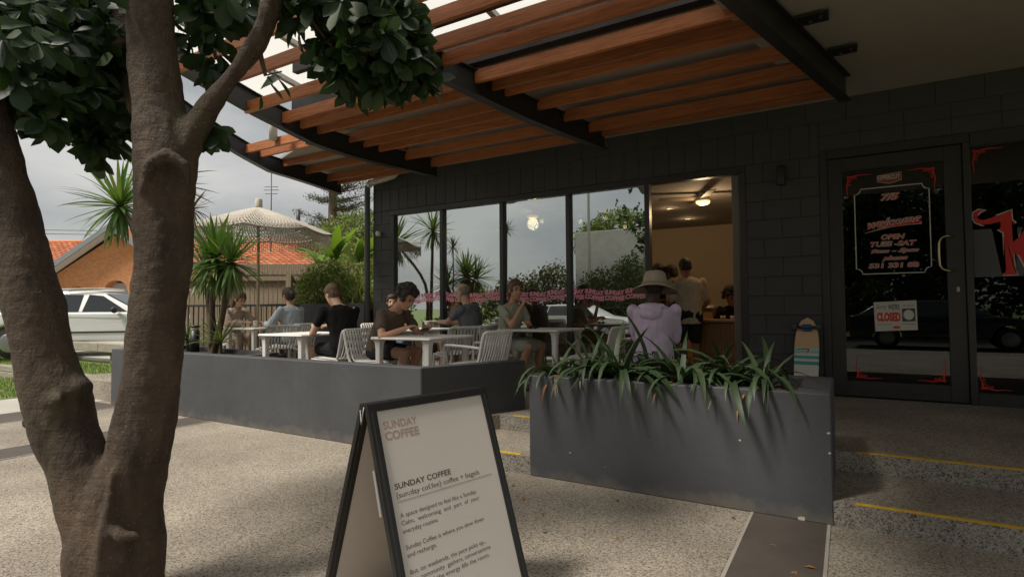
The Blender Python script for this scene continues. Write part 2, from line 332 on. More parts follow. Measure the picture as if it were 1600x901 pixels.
# ---------------------------------------------------------------- ground and paving
struct('ground', MB().add([(-600,-600,-.03),(600,-600,-.03),(600,600,-.03),(-600,600,-.03)],[(0,1,2,3)]), m_grass)
struct('forecourt', MB().box(-9.4,9,-4.2,7.4,-.2,0), m_agg)
struct('road', MB().box(-70,70,-12.2,-5.6,-.2,-.02), m_asph)
struct('kerb', MB().cbox(-40,40,-4.5,-4.2,-.2,.02,.02), m_conc)
struct('footpath', MB().box(-40,40,-5.6,-4.5,-.25,-.06), m_asph)
for x0,x1,y1 in ((-.553,-.125,3.905),(-7.0,-6.5,3.94),(-9.38,-8.62,3.94)):
    o=struct('paver_strip', MB().box(x0,x1,-4.2,y1,-.01,.004), m_tile)
    for x in (x0,x1):
        MB().box(x-.009,x+.009,-4.2,y1,-.01,.006).build('joint',m_joint,o)
struct('path', MB().box(-10.9,-9.4,-4.2,4.3,-.2,.004), m_conc)

def struct_prism(name, poly, z0, z1, mt):
    return struct(name, MB().prism(poly,(0,0,z0),(1,0,0),(0,1,0),(0,0,1),z1-z0), mt)
st=struct_prism('step', [(-3.33,3.9165),(6,3.9165),(6,4.72),(-3.1,4.72)], -.05, S1, m_agg)
MB().box(-3.2,-2.18,3.9135,3.93,0.001,S1-.003).build('riser',m_riser,st)
MB().box(-.099,6,3.9135,3.93,0.001,S1-.003).build('riser',m_riser,st)
MB().cbox(.015,6,3.912,3.947,S1-.004,S1+.005,.002).build('nosing_strip',m_yel,st)
MB().cbox(-3.1,-2.27,3.912,3.947,S1-.004,S1+.005,.002).build('nosing_strip',m_yel,st)
pf=struct_prism('platform', [(-10.6,4.05),(-3.2,4.05),(-2.93,4.664),(6,4.664),(6,7.43),(-10.6,7.43)], -.05, Z0, m_agg)
MB().box(-2.93,-2.18,4.661,4.68,S1+.001,Z0-.003).build('riser',m_riser,pf)
MB().box(-.099,6,4.661,4.68,S1+.001,Z0-.003).build('riser',m_riser,pf)
MB().cbox(.03,6,4.66,4.695,Z0-.004,Z0+.005,.002).build('nosing_strip',m_yel,pf)
MB().cbox(-2.78,-2.2,4.66,4.695,Z0-.004,Z0+.005,.002).build('nosing_strip',m_yel,pf)

# ---------------------------------------------------------------- planters
pl=thing('concrete_planter','long grey painted planter wall around the dining terrace','planter',(-6,4.5,0))
wb(MB().cbox(-8.96,-3.31,3.94,4.09,0,ZT,.008),'front_wall',m_plant,pl)
wb(MB().cbox(-8.96,-8.81,4.092,5.0,0,ZT-.001,.008),'end_wall',m_plant,pl)
d=Vector((.47,1.06,0)).normalized(); nrm=Vector((-d.y,d.x,0))
wb(MB().prism([(.0,0),(1.16,0),(1.16,.15),(.0,.15)],Vector((-3.3085,3.945,0)),d,nrm,(0,0,1),ZT-.002),'side_wall',m_plant,pl)
wb(MB().prism([(0,0),(2.45,0),(2.45,.1),(0,.1)],Vector((-8.81,4.92,0)),Vector((1,-.12,0)).normalized(),Vector((.12,1,0)).normalized(),(0,0,1),ZT-.02),'back_wall',m_plant,pl)
wb(MB().box(-6.5,-6.38,4.092,4.75,0,ZT-.03),'divider',m_plant,pl)
wb(MB().box(-8.81,-6.5,4.09,4.95,.3,.715),'soil',m_soil,pl)
pr=thing('concrete_planter','dark grey boxy planter with strappy leaves in front of the shop','planter',(-1.14,4.38,0))
x0,x1,y0,y1=-2.181,-.0997,3.908,4.846
wb(MB().cbox(x0,x1,y0,y0+.11,0,ZT,.007),'front_wall',m_plant,pr)
wb(MB().cbox(x0,x1,y1-.11,y1,0,ZT,.007),'back_wall',m_plant,pr)
wb(MB().cbox(x0+.001,x0+.11,y0+.112,y1-.112,0,ZT-.001,.007),'end_wall',m_plant,pr)
wb(MB().cbox(x1-.19,x1-.001,y0+.112,y1-.112,0,ZT-.001,.007),'end_wall',m_plant,pr)
wb(MB().box(x0+.1,x1-.18,y0+.1,y1-.1,.3,ZT-.06),'soil',m_soil,pr)
m_chip=mat('bare_render_chip',(.50,.46,.38),.8)
for (cx,cz,s) in ((-.62,.45,.012),(-1.83,.22,.009),(-.115,.55,.014),(-.112,.43,.010),(-.27,.012,.03),(-1.55,.15,.005)):
    q=[(s*random.uniform(.5,1)*math.cos(a),s*random.uniform(.3,.7)*math.sin(a)) for a in np.linspace(0,2*PI,8)[:-1]]
    wb(MB().prism(q,(cx,y0-.0015,cz),(1,0,0),(0,0,1),(0,1,0),.003),'paint_chip',m_chip,pr)
gp=thing('garden_bed_wall','charcoal rendered garden bed wall left of the cafe corner','planter',(-8.6,7.4,Z0))
wb(MB().cbox(-9.75,-7.45,7.30,7.45,0,1.42,.008),'front_wall',m_plant,gp)
wb(MB().box(-9.75,-7.45,7.45,9.3,0,1.30),'soil',m_soil,gp)

# ---------------------------------------------------------------- cafe building
bd=thing('cafe_building','charcoal painted block shopfront with long windows and glazed door','building',(-3,YF,Z0))
wall=wb(MB().box(-7.339,-6.921,YF+.0065,7.66,0,3.9).box(-7.339,6,YF+.0065,7.66,3.052,3.9).box(-1.046,-.242,YF+.0065,7.66,0,3.051).box(3.4,6,YF+.018,7.66,0,3.051)
        .box(-7.339,-7.1,7.66,13.2,0,3.9).box(-.9,-.7,7.66,13,0,3.05),'block_wall',m_core,bd)
blk={}
def block(x0,x1,z0,z1):
    k=(round(x1-x0,3),round(z1-z0,3))
    if k not in blk:
        blk[k]=MB().cbox(-k[0]/2,k[0]/2,0,.0185,-k[1]/2,k[1]/2,.004).mesh('block',m_block)
    o=link('block',blk[k],wall,((x0+x1)/2,YF+random.uniform(-.0012,.0012),(z0+z1)/2)); o.matrix_parent_inverse=Matrix.Identity(4)
    return o
wall.matrix_parent_inverse=Matrix.Translation(-Vector(bd.location))
J=.005; CH=.2307
for r in range(12):                                # right pier and left pier courses
    z=Z0+r*CH; off=.2 if r%2 else 0
    x=-1.046
    for wdt in ((.40,.404) if r%2==0 else (.2,.40,.204)): block(x+J/2,x+wdt-J/2,z+J/2,z+CH-J/2); x+=wdt
    if r%2: block(-7.339+J/2,-7.13-J/2,z+J/2,z+CH-J/2); block(-7.13+J/2,-6.925,z+J/2,z+CH-J/2)
    else: block(-7.339+J/2,-6.925,z+J/2,z+CH-J/2)
x=-7.339
while x<-.25:                                      # soldier course over the windows
    block(x+J/2,min(x+.206,-.242)-J/2,3.056,3.44); x+=.206
x=-.242
while x<5.8:
    block(x+J/2,x+.41-J/2,3.112,3.275); block(x+J/2-.0,x+.41-J/2,3.281,3.44); x+=.41
x=-7.339
while x<5.6:
    block(x+J/2,x+.41-J/2,3.446,3.69); x+=.41
# windows
MUL=[-6.921,-5.781,-4.602,-3.463,-2.29,-1.046]
win=wb(MB().cbox(-6.921,-1.046,YF-.012,YF+.11,2.962,3.05,.006)
      .cbox(-6.921,-6.83,YF-.012,YF+.11,Z0,2.9615,.006).cbox(-1.12,-1.046,YF-.012,YF+.11,Z0,2.9615,.006)
      .cbox(-6.829,-2.26,YF-.01,YF+.10,Z0,Z0+.07,.006),'window_frame',m_alu,bd)
for i,x in enumerate(MUL[1:-1]):
    wl('mullion',MB().cbox(x-.034,x+.034,YF-.014,YF+.10,Z0+.071,2.961,.005).mesh('mullion',m_alu),win)
wl('sliding_door_edge',MB().cbox(-1.215,-1.125,YF+.03,YF+.075,Z0,2.955,.005).mesh('sliding_door_edge',mat('bronze_anodised',(.16,.14,.12),.35,metal=.4)),win)
wl('head_trim',MB().cbox(-6.84,-1.12,YF-.02,YF-.0125,2.985,3.012,.002).mesh('head_trim',m_alu),win)
for i in range(4):
    a,b=MUL[i]+(.091 if i==0 else .035),MUL[i+1]-.035
    pn=wl('pane',MB().box(a,b,YF+.045,YF+.051,Z0+.071,2.961).mesh('pane',m_glass),win)
    # wavy pink lettering, cut by the mullions
    parts=[]; u=.302; x=a+.01-(.12 if i in (1,3) else .19 if i==2 else .05)
    allv=[];allf=[]
    while x<b:
        for s,zz in (('SUNDAY',.0),('COFFEE',-.079)):
            me=text_mesh(s,.1,m_pink,bold=.007); fit_w(me,x+.005,x+u-.005,1.502+zz,1.572+zz)
            n=len(me.vertices); co=np.empty(n*3); me.vertices.foreach_get('co',co); co=co.reshape(-1,3)
            ph=(co[:,0]-x)/u
            co[:,1]+=.020*np.sin(2*PI*co[:,0]/1.21+.6)+.010*np.sin(2*PI*ph)
            allf=[tuple(p.vertices) for p in me.polygons if all(a+.004<co[j][0]<b-.004 for j in p.vertices)]
            bpy.data.meshes.remove(me)
            if not allf: continue
            me=bpy.data.meshes.new('lettering'); me.from_pydata([tuple(c) for c in co],[],allf); me.materials.append(m_pink); upright(me,YF+.0425); wl('lettering',me,win)
        x+=u
# shop door
dr=wb(MB().cbox(-.242,-.166,YF-.01,YF+.11,Z0,3.098,.006).cbox(-.165,1.13,YF-.01,YF+.11,3.0,3.098,.006).cbox(1.07,1.13,YF-.01,YF+.11,Z0,2.9995,.006),'door_frame',m_alu,bd)
door=wb(MB().cbox(-.163,-.02,YF+.02,YF+.07,Z0+.012,2.995,.004).cbox(.915,1.066,YF+.02,YF+.07,Z0+.012,2.995,.004)
        .cbox(-.0195,.9145,YF+.021,YF+.069,2.845,2.994,.004).cbox(-.0195,.9145,YF+.021,YF+.069,Z0+.013,.468,.004),'door',m_alu,bd)
for o in (dr,door,win): o.matrix_parent_inverse=Matrix.Translation(-Vector(bd.location))
wl('pane',MB().box(-.0195,.9145,YF+.042,YF+.048,.468,2.845).mesh('pane',m_dglass),door)
m_brass=mat('brass_handle',(.50,.40,.24),.28,metal=1.0)
hp=[(.985,2.03),(.90,2.035),(.865,2.015),(.845,1.97),(.842,1.85),(.845,1.73),(.865,1.69),(.90,1.672),(.985,1.668)]
wl('handle',MB().tube([(x,YF-.045 if 0<i<8 else YF+.022,z) for i,(x,z) in enumerate(hp)],.011,8).mesh('handle',m_brass),door)
wl('lock',MB().cbox(.988,1.012,YF+.008,YF+.021,1.45,1.50,.003).mesh('lock',m_sign),door)
YG=YF+.0395
def decal(me,name='lettering',parent=door): return wl(name,me,parent)
def strip(pts,wd,y,mt,name,parent):
    # flat vinyl line along a path in the facade plane
    v=[];f=[]; n=len(pts)
    ws=wd if hasattr(wd,'__len__') else [wd]*n
    for i,(x,z) in enumerate(pts):
        a=pts[max(i-1,0)];b=pts[min(i+1,n-1)]; t=Vector((b[0]-a[0],b[1]-a[1])); t.normalize(); q=Vector((-t.y,t.x))*ws[i]/2
        v+=[(x+q.x,y,z+q.y),(x-q.x,y,z-q.y)]
    for i in range(n-1): f.append((2*i,2*i+1,2*i+3,2*i+2))
    return wl(name,MB().add(v,f).mesh(name,mt),parent)
bx0,bx1,bz0,bz1,nr=.10,.785,1.665,2.625,.06
bpts=[]
for (cx,cz,a0) in ((bx0,bz1,270),(bx1,bz1,180),(bx1,bz0,90),(bx0,bz0,0)):
    seq=[(cx+nr*math.cos(R(a)),cz+nr*math.sin(R(a))) for a in ([270,292,315,337,360] if (cx,cz)==(bx0,bz1) else [180,202,225,247,270] if (cx,cz)==(bx1,bz1) else [90,112,135,157,180] if (cx,cz)==(bx1,bz0) else [0,22,45,67,90])]
    bpts+=seq
strip(bpts+[bpts[0],bpts[1]],.011,YG,m_sign,'border_line',door)
def outlined(s,x0,x1,z0,z1,shear=.25,bold=.006,name='lettering',parent=door,y=YG,fill=m_red,line=m_sign,size=.1):
    o1=upright(fit_w(text_mesh(s,size,line,bold=bold,shear=shear),x0-.004,x1+.004,z0-.004,z1+.004),y); decal(o1,name,parent)
    o2=upright(fit_w(text_mesh(s,size,fill,bold=0,shear=shear),x0,x1,z0,z1),y-.0008); decal(o2,name,parent)
outlined('7/5',.345,.52,2.475,2.55)
def slant(me,sl,x0):
    for v in me.vertices: v.co.z+=(v.co.x-x0)*sl
    return me
me=slant(upright(fit_w(text_mesh('welcome',.1,m_sign,bold=.006,shear=.45),.218,.712,2.165,2.265),YG),.09,.218); decal(me)
me=slant(upright(fit_w(text_mesh('welcome',.1,m_red,bold=.0,shear=.45),.222,.708,2.169,2.261),YG-.0008),.09,.218); decal(me)
strip([(.19,2.125),(.32,2.158),(.45,2.185),(.58,2.2),(.712,2.205)],[.004,.016,.02,.026,.03],YG,m_sign,'underline',door)
strip([(.21,2.131),(.32,2.158),(.45,2.185),(.58,2.2),(.706,2.205)],[.002,.007,.011,.016,.02],YG-.0008,m_red,'underline',door)
outlined('OPEN',.345,.56,2.042,2.095); outlined('TUES -SAT',.24,.66,1.966,2.018); outlined('9am - 5pm',.245,.68,1.884,1.935,.4); outlined('phone',.345,.58,1.80,1.858,.4); outlined('531 331 88',.22,.675,1.728,1.778,.1)
# cinema-style maker's badge above the panel
q=[(.322,2.755),(.544,2.775),(.544,2.69),(.433,2.66),(.322,2.69)]
wl('badge',MB().add([(x,YG,z) for x,z in q],[(0,1,2,3,4)]).mesh('badge',mat('badge_maroon',(.25,.05,.04),.5)),door)
decal(upright(fit_w(text_mesh('UPPERCUT',.1,m_sign,bold=.003),.334,.532,2.705,2.755),YG-.0008))
strip([(q[i%5][0],q[i%5][1]) for i in range(6)],.006,YG-.0006,m_sign,'border_line',door)
def scroll(cx,cz,sx,sz,L1,L2,parent,y):            # red corner flourish
    a=[(cx+sx*t*L1,cz+sz*(.010*math.sin(t*9)*(1-t))) for t in np.linspace(0,1,14)]
    b=[(cx+sx*(.012*math.sin(t*9)*(1-t)),cz+sz*t*L2) for t in np.linspace(0,1,14)]
    strip(a,list(np.linspace(.016,.004,14)),y,m_red,'corner_flourish',parent); strip(b,list(np.linspace(.016,.004,14)),y,m_red,'corner_flourish',parent)
    for k,(ox,oz,r) in enumerate(((.03,.03,.022),(.055,.016,.016),(.016,.06,.017),(.085,.022,.012),(.022,.095,.012))):
        p=[(cx+sx*(ox+r*math.cos(t)*(1-t/9)),cz+sz*(oz+r*math.sin(t)*(1-t/9))) for t in np.linspace(0,6.2,14)]
        strip(p,.006,y-.0004*(k+1),m_red,'corner_flourish',parent)
for args in ((.033,2.785,1,-1),(.835,2.785,-1,-1),(.075,.505,1,1),(.872,.505,-1,1)): scroll(*args,.24,.25,door,YG)
# closed notice taped inside the glass
no=wl('closed_notice',MB().add([(.252,YG,1.347),(.643,YG,1.366),(.648,YG,1.046),(.263,YG,1.025)],[(0,1,2,3)]).mesh('closed_notice',mat('notice_paper',(.55,.53,.48),.6,.05)),door)
m_ink=mat('notice_ink',(.05,.045,.045),.6); yy=YG-.0008
decal(upright(fit_w(text_mesh('Sorry,',.1,m_ink,shear=.4),.275,.37,1.26,1.325),yy)); decal(upright(fit_w(text_mesh("WE'RE",.1,m_ink,bold=.002),.385,.49,1.265,1.325),yy))
decal(upright(fit_w(text_mesh('CLOSED',.1,m_red,bold=.006),.278,.498,1.135,1.235),yy))
decal(upright(fit_w(text_mesh('WILL RETURN',.1,m_ink),.515,.625,1.30,1.318),yy))
wl('clock_face',MB().add([(.512,yy,1.275),(.628,yy,1.28),(.63,yy,1.14),(.514,yy,1.135)],[(0,1,2,3)]).mesh('clock_face',m_ink),door)
wl('clock_dial',MB().add([(.571+.047*math.cos(a),yy-.0006,1.208+.055*math.sin(a)) for a in np.linspace(0,2*PI,21)[:-1]],[tuple(range(20))]).mesh('clock_dial',mat('dial_paper',(.6,.58,.53),.6)),door)
wl('badge',MB().add([(.43,yy,1.085),(.49,yy,1.087),(.49,yy,1.06),(.43,yy,1.058)],[(0,1,2,3)]).mesh('badge',m_red),door)
strip([(.285,1.10),(.42,1.104)],.004,yy,m_ink,'rule',door); strip([(.5,1.106),(.63,1.11)],.004,yy,m_ink,'rule',door)
# big shop window with the red blackletter initial
sw=wb(MB().cbox(1.1315,3.4,YF-.008,YF+.11,2.95,3.097,.006),'shop_window_frame',m_alu,bd)
wl('sill',MB().cbox(1.1315,3.4,YF-.008,YF+.11,Z0,.41,.006).mesh('sill',m_alu),sw)
sw.matrix_parent_inverse=Matrix.Translation(-Vector(bd.location))
wl('pane',MB().box(1.131,3.4,YF+.042,YF+.048,.41,2.95).mesh('pane',m_dglass),sw)
wl('privacy_band',MB().add([(1.14,YG,1.597),(3.39,YG,1.597),(3.39,YG,2.088),(1.14,YG,2.088)],[(0,1,2,3)]).mesh('privacy_band',mat('grey_film',(.075,.072,.08),.5)),sw)
K=[(1.245,2.285),(1.19,2.292),(1.15,2.265),(1.142,2.215),(1.163,2.165),(1.215,2.135),(1.285,2.140),(1.362,2.155),(1.362,2.10),(1.343,2.075),(1.385,2.04),(1.392,1.66),(1.372,1.61),(1.478,1.612),(1.456,1.66),(1.456,1.83),(1.50,1.80),(1.535,1.70),(1.57,1.612),(1.67,1.612),(1.63,1.70),(1.585,1.83),(1.555,1.90),(1.62,1.99),(1.65,2.08),(1.66,2.2),(1.62,2.27),(1.56,2.285),(1.575,2.20),(1.55,2.07),(1.50,1.985),(1.452,1.945),(1.452,2.11),(1.475,2.14),(1.45,2.165),(1.45,2.265),(1.345,2.222),(1.235,2.185),(1.19,2.195),(1.18,2.235),(1.20,2.268)]
def outl(poly,d):
    n=len(poly); res=[]
    for i in range(n):
        a,b,c=Vector(poly[i-1]),Vector(poly[i]),Vector(poly[(i+1)%n]); t1=(b-a).normalized(); t2=(c-b).normalized(); q=Vector((-t1.y-t2.y,t1.x+t2.x))
        if q.length<1e-4: q=Vector((-t1.y,t1.x))
        q.normalize(); res.append(tuple(b+q*d))
    return res
def facepoly(poly,y,mt,name,parent):
    bm=bmesh.new(); vs=[bm.verts.new((x,y,z)) for x,z in poly]; f=bm.faces.new(vs); bmesh.ops.triangulate(bm,faces=[f]); me=bpy.data.meshes.new(name); bm.to_mesh(me); bm.free(); me.materials.append(mt); return wl(name,me,parent)
area=sum(K[i-1][0]*K[i][1]-K[i][0]*K[i-1][1] for i in range(len(K)))
facepoly(outl(K,-.013 if area>0 else .013),YG-.0008,m_sign,'initial_outline',sw); facepoly(K,YG-.0016,m_red,'initial',sw)
scroll(1.165,2.915,1,-1,.24,.25,sw,YG); scroll(1.165,.447,1,1,.24,.25,sw,YG)
# interior shells, seen through the glass
m_wall_in=mat('cafe_plaster',(.60,.50,.37),.8,.05,2)
wb(MB().add([(-7.1,7.66,Z0),(-.9,7.66,Z0),(-.9,12.6,Z0),(-7.1,12.6,Z0)],[(0,1,2,3)]),'interior_floor',mat('cafe_floor',(.20,.15,.11),.5,.1),bd)
wb(MB().add([(-7.1,7.66,3.06),(-.9,7.66,3.06),(-.9,12.6,3.06),(-7.1,12.6,3.06)],[(3,2,1,0)]),'interior_ceiling',m_ceil,bd)
wb(MB().add([(-7.1,12.6,Z0),(-.9,12.6,Z0),(-.9,12.6,3.06),(-7.1,12.6,3.06)],[(0,1,2,3)]),'interior_wall',m_wall_in,bd)
wb(MB().add([(-.905,7.66,Z0),(-.905,7.66,3.06),(-.905,12.6,3.06),(-.905,12.6,Z0)],[(0,1,2,3)]),'interior_wall',m_wall_in,bd)
wb(MB().add([(-7.095,7.66,Z0),(-7.095,12.6,Z0),(-7.095,12.6,3.06),(-7.095,7.66,3.06)],[(0,1,2,3)]),'interior_wall',m_wall_in,bd)
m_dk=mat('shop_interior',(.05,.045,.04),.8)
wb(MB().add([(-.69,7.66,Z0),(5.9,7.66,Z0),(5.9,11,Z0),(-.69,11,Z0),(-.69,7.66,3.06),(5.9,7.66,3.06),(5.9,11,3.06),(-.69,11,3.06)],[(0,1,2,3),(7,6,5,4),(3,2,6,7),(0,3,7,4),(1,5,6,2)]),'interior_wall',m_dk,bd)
wb(MB().box(-7.339,6,7.66,13.2,3.905,4.0),'roof',m_conc,bd)
wb(MB().box(6.0,6.2,YF,13.2,0,3.9).box(-7.339,6,13.0,13.2,0,3.9),'rear_wall',m_core,bd)
# downpipe, rainwater elbow, wall light, motion sensor
m_pipe=mat('grey_pipe',(.10,.105,.115),.45); m_wp=mat('white_pipe',(.55,.51,.45),.4,.06)
dp=thing('downpipe','grey downpipe with pale elbow at the cafe corner','downpipe',(-7.43,7.36,Z0))
wb(MB().tube([(-7.43,7.36,Z0),(-7.43,7.36,3.1),(-7.43,7.36,3.42),(-7.425,7.355,3.5),(-7.39,7.34,3.545)],.052,14),'pipe',m_pipe,dp)
wb(MB().tube([(-7.40,7.345,3.54),(-7.30,7.31,3.575),(-6.9,7.28,3.60),(-6.70,7.27,3.62),(-6.63,7.26,3.66),(-6.62,7.25,3.75)],.052,14),'elbow',m_wp,dp)
wb(MB().tube([(-7.33,7.32,3.563),(-7.28,7.30,3.577)],.06,14),'pipe_collar',m_wp,dp)
wlp=thing('wall_light','black cylindrical wall light between window and shop door','wall light',(-.64,YF-.07,2.8))
wb(MB().lathe([(.002,-.115),(.042,-.115),(.045,-.108),(.045,.108),(.042,.115),(.002,.115)],20,(-.64,YF-.075,2.865)),'lamp_body',m_black,wlp)
wb(MB().cbox(-.665,-.615,YF-.04,YF-.002,2.82,2.91,.004),'bracket',m_black,wlp)
sn=thing('motion_sensor','small white round sensor on the corner pier','sensor',(-7.17,YF-.04,2.66))
wb(MB().cbox(-7.20,-7.14,YF-.025,YF-.001,2.62,2.70,.005),'base',m_white,sn); wb(MB().ell((-7.17,YF-.055,2.66),(.045,.04,.05)),'sensor_head',m_white,sn)

# ---------------------------------------------------------------- canopy
cn=thing('timber_canopy','dark steel canopy frame with orange timber slats over the terrace','canopy',(-3.9,5.5,3.4))
SK=math.tan(R(14.6))
BE={'A':(.03,6.578,3.42),'B':(-2.677,6.865,3.36),'C':(-5.458,6.877,3.36),'D':(-7.719,7.007,3.36)}
BZ={'A':[(6.60,3.39),(4.0,3.40),(2.2,3.46)],'B':[(6.87,3.365),(6.04,3.39),(5.43,3.42),(4.85,3.48),(4.45,3.52),(4.04,3.57),(3.4,3.68),(2.4,3.92)],
    'C':[(6.88,3.36),(6.17,3.38),(5.47,3.41),(4.96,3.47),(4.55,3.59),(4.19,3.70),(3.6,3.92),(2.8,4.22)],
    'D':[(7.0,3.36),(6.46,3.46),(6.09,3.52),(5.79,3.56),(5.39,3.72),(5.06,3.87),(4.78,4.02),(4.2,4.36)]}
def bx_at(k,y): e=BE[k]; return e[0]+SK*(y-e[1])
def bz_at(k,y):
    p=sorted(BZ[k]); return float(np.interp(y,[a for a,b in p],[b for a,b in p]))
for k in 'ABCD':
    p=sorted(BZ[k],reverse=True); dep=.26
    ys=np.linspace(p[0][0],p[-1][0],24); prof=[(y,bz_at(k,y)) for y in ys]
    th=.012; v=[];f=[]; m=MB()
    def plate(a,b,zlo,zhi):                       # web or flange swept along the beam
        vs=[];fs=[]
        for y,z in prof:
            x=bx_at(k,y); vs+=[(x+a,y,z+zlo),(x+b,y,z+zlo),(x+b,y,z+zhi),(x+a,y,z+zhi)]
        n=len(prof)
        for i in range(n-1):
            for j in range(4): fs.append((4*i+j,4*i+(j+1)%4,4*(i+1)+(j+1)%4,4*(i+1)+j))
        fs.append((3,2,1,0)); fs.append(tuple(4*(n-1)+j for j in range(4))); m.add(vs,fs)
    plate(-.006,.006,.0125,dep-.0125); plate(-.055,.055,0,.012); plate(-.055,.055,dep-.012,dep)
    if k!='A': plate(-.014,-.0062,.013,dep-.013)
    else: plate(-.05,-.042,.0125,dep-.0125)
    wb(m,'beam',m_steel,cn)
SLB=[(2.75,3.95),(3.1,3.90),(3.55,3.86),(3.82,3.80),(4.09,3.72),(4.30,3.67),(4.71,3.62),(4.94,3.61),(5.12,3.60),(5.62,3.57),(6.07,3.545),(6.54,3.52),(6.80,3.525)]
SLC=[(3.35,3.92),(3.75,3.86),(4.15,3.70),(4.55,3.66),(4.77,3.64),(4.99,3.62),(5.43,3.60),(5.65,3.58),(5.88,3.56),(6.32,3.525),(6.77,3.50)]
SLD=[(5.43,3.79),(5.63,3.76),(6.0,3.68),(6.37,3.62),(6.75,3.55),(6.94,3.53)]
def slat(xa,xb,y,z,hh=.135,wd=.045):
    m=MB().cbox(-(xb-xa)/2,(xb-xa)/2,-wd/2,wd/2,0,hh,.003)
    o=m.build('slat',m_wood,cn,((xa+xb)/2,y,z),(random.uniform(-.012,.012),0,random.uniform(-.002,.002))); o.matrix_parent_inverse=Matrix.Translation(-Vector(cn.location)); return o
for y,z in SLB: slat(bx_at('B',y)+.015,bx_at('A',y)-.052,y,z)
for y,z in SLC: slat(bx_at('C',y)+.015-(.07 if y==4.15 else 0),bx_at('B',y)-.016,y,z)
for y,z in SLD: slat(bx_at('D',y)+.015,bx_at('C',y)-.016,y,z)
# soffit board by the wall, dark fascia beams, translucent roof sheets beyond
m_sheet=bpy.data.materials.new('opal_roof_sheet'); m_sheet.use_nodes=True
t=m_sheet.node_tree; t.nodes.remove(t.nodes['Principled BSDF']); tr=t.nodes.new('ShaderNodeBsdfTranslucent'); tr.inputs[0].default_value=(.80,.80,.77,1); df=t.nodes.new('ShaderNodeBsdfDiffuse'); df.inputs[0].default_value=(.7,.7,.68,1)
mxs=t.nodes.new('ShaderNodeMixShader'); mxs.inputs[0].default_value=.30; t.links.new(tr.outputs[0],mxs.inputs[1]); t.links.new(df.outputs[0],mxs.inputs[2]); t.links.new(mxs.outputs[0],t.nodes['Material Output'].inputs[0])
wb(MB().add([(-7.9,YF+.02,3.69),(bx_at('A',6.5),YF+.02,3.69),(bx_at('A',4.75),4.75,3.86),(-6.05,4.75,3.86),(-6.2,5.35,3.83),(-8.0,5.95,3.79),(-7.9,YF+.02,3.72),(bx_at('A',6.5),YF+.02,3.72),(bx_at('A',4.75),4.75,3.9),(-6.05,4.75,3.9),(-6.2,5.35,3.87),(-8.0,5.95,3.83)],[(5,4,3,2,1,0),(6,7,8,9,10,11),(0,1,7,6),(1,2,8,7),(2,3,9,8),(3,4,10,9),(4,5,11,10),(5,0,6,11)]),'soffit',m_ceil,cn)
wb(MB().add([(bx_at('A',6.5)-.3,YF+.02,3.695),(7.5,YF+.02,3.695),(7.5,.7,3.695),(bx_at('A',.7)-.05,.7,3.695)],[(0,1,2,3)]).add([(bx_at('A',6.5)-.3,YF+.02,3.8),(7.5,YF+.02,3.8),(7.5,.7,3.8),(bx_at('A',.7)-.05,.7,3.8)],[(3,2,1,0)]),'ceiling',m_ceil,cn)  # unseen front part of the ceiling extended to shade the steps
wb(MB().box(-6.0,bx_at('A',4.7)-.06,4.63,4.745,3.80,4.08),'fascia_beam',m_steel,cn)
wb(MB().box(-5.2,bx_at('A',4.0)-.06,4.02,4.09,3.93,4.06),'fascia_beam',m_steel,cn)
rp=wb(MB().add([(-6.6,4.63,4.09),(bx_at('A',4.7)-.06,4.63,4.09),(bx_at('A',2.1)-.06,2.1,4.42),(-6.6,2.1,4.42)],[(0,1,2,3)]),'roof_sheet',m_sheet,cn)
m_batt=mat('roof_batten',(.45,.43,.40),.6)
for x in (-6.5,-5.75,-5.0,-3.9,-2.8,-1.7):
    o=wb(MB().add([(x-.03,4.62,4.03),(x+.03,4.62,4.03),(x+.03,2.1,4.36),(x-.03,2.1,4.36),(x-.03,4.62,4.085),(x+.03,4.62,4.085),(x+.03,2.1,4.415),(x-.03,2.1,4.415)],[(3,2,1,0),(4,5,6,7),(0,1,5,4),(1,2,6,5),(2,3,7,6),(3,0,4,7)]),'batten',m_batt,cn)
for y in (5.15,5.95):                              # bolted plates that hang the nearest beam from the ceiling
    x=bx_at('A',y); b=wb(MB().cbox(x+.03,x+.27,y-.09,y+.09,3.655,3.668,.002),'bracket',m_steel,cn); b.matrix_parent_inverse=Matrix.Translation(-Vector(cn.location))
    for dx,dy in ((.13,.03),(.21,-.03)):
        wl('bolt',MB().lathe([(.002,-.025),(.011,-.025),(.011,-.012),(.02,-.012),(.02,0),(.002,0)],6,(x+dx,y+dy,3.655)).mesh('bolt',m_alu),b)
m_gut=mat('galv_gutter',(.35,.35,.34),.45,metal=.3)
ro=thing('rainwater_pipe','pale vertical rainwater pipe under the far end of the canopy','pipe',(-7.5,5.6,3.6))
wb(MB().tube([(-7.35,5.35,3.86),(-7.35,5.35,4.3)],.06,12),'pipe',m_wp,ro)
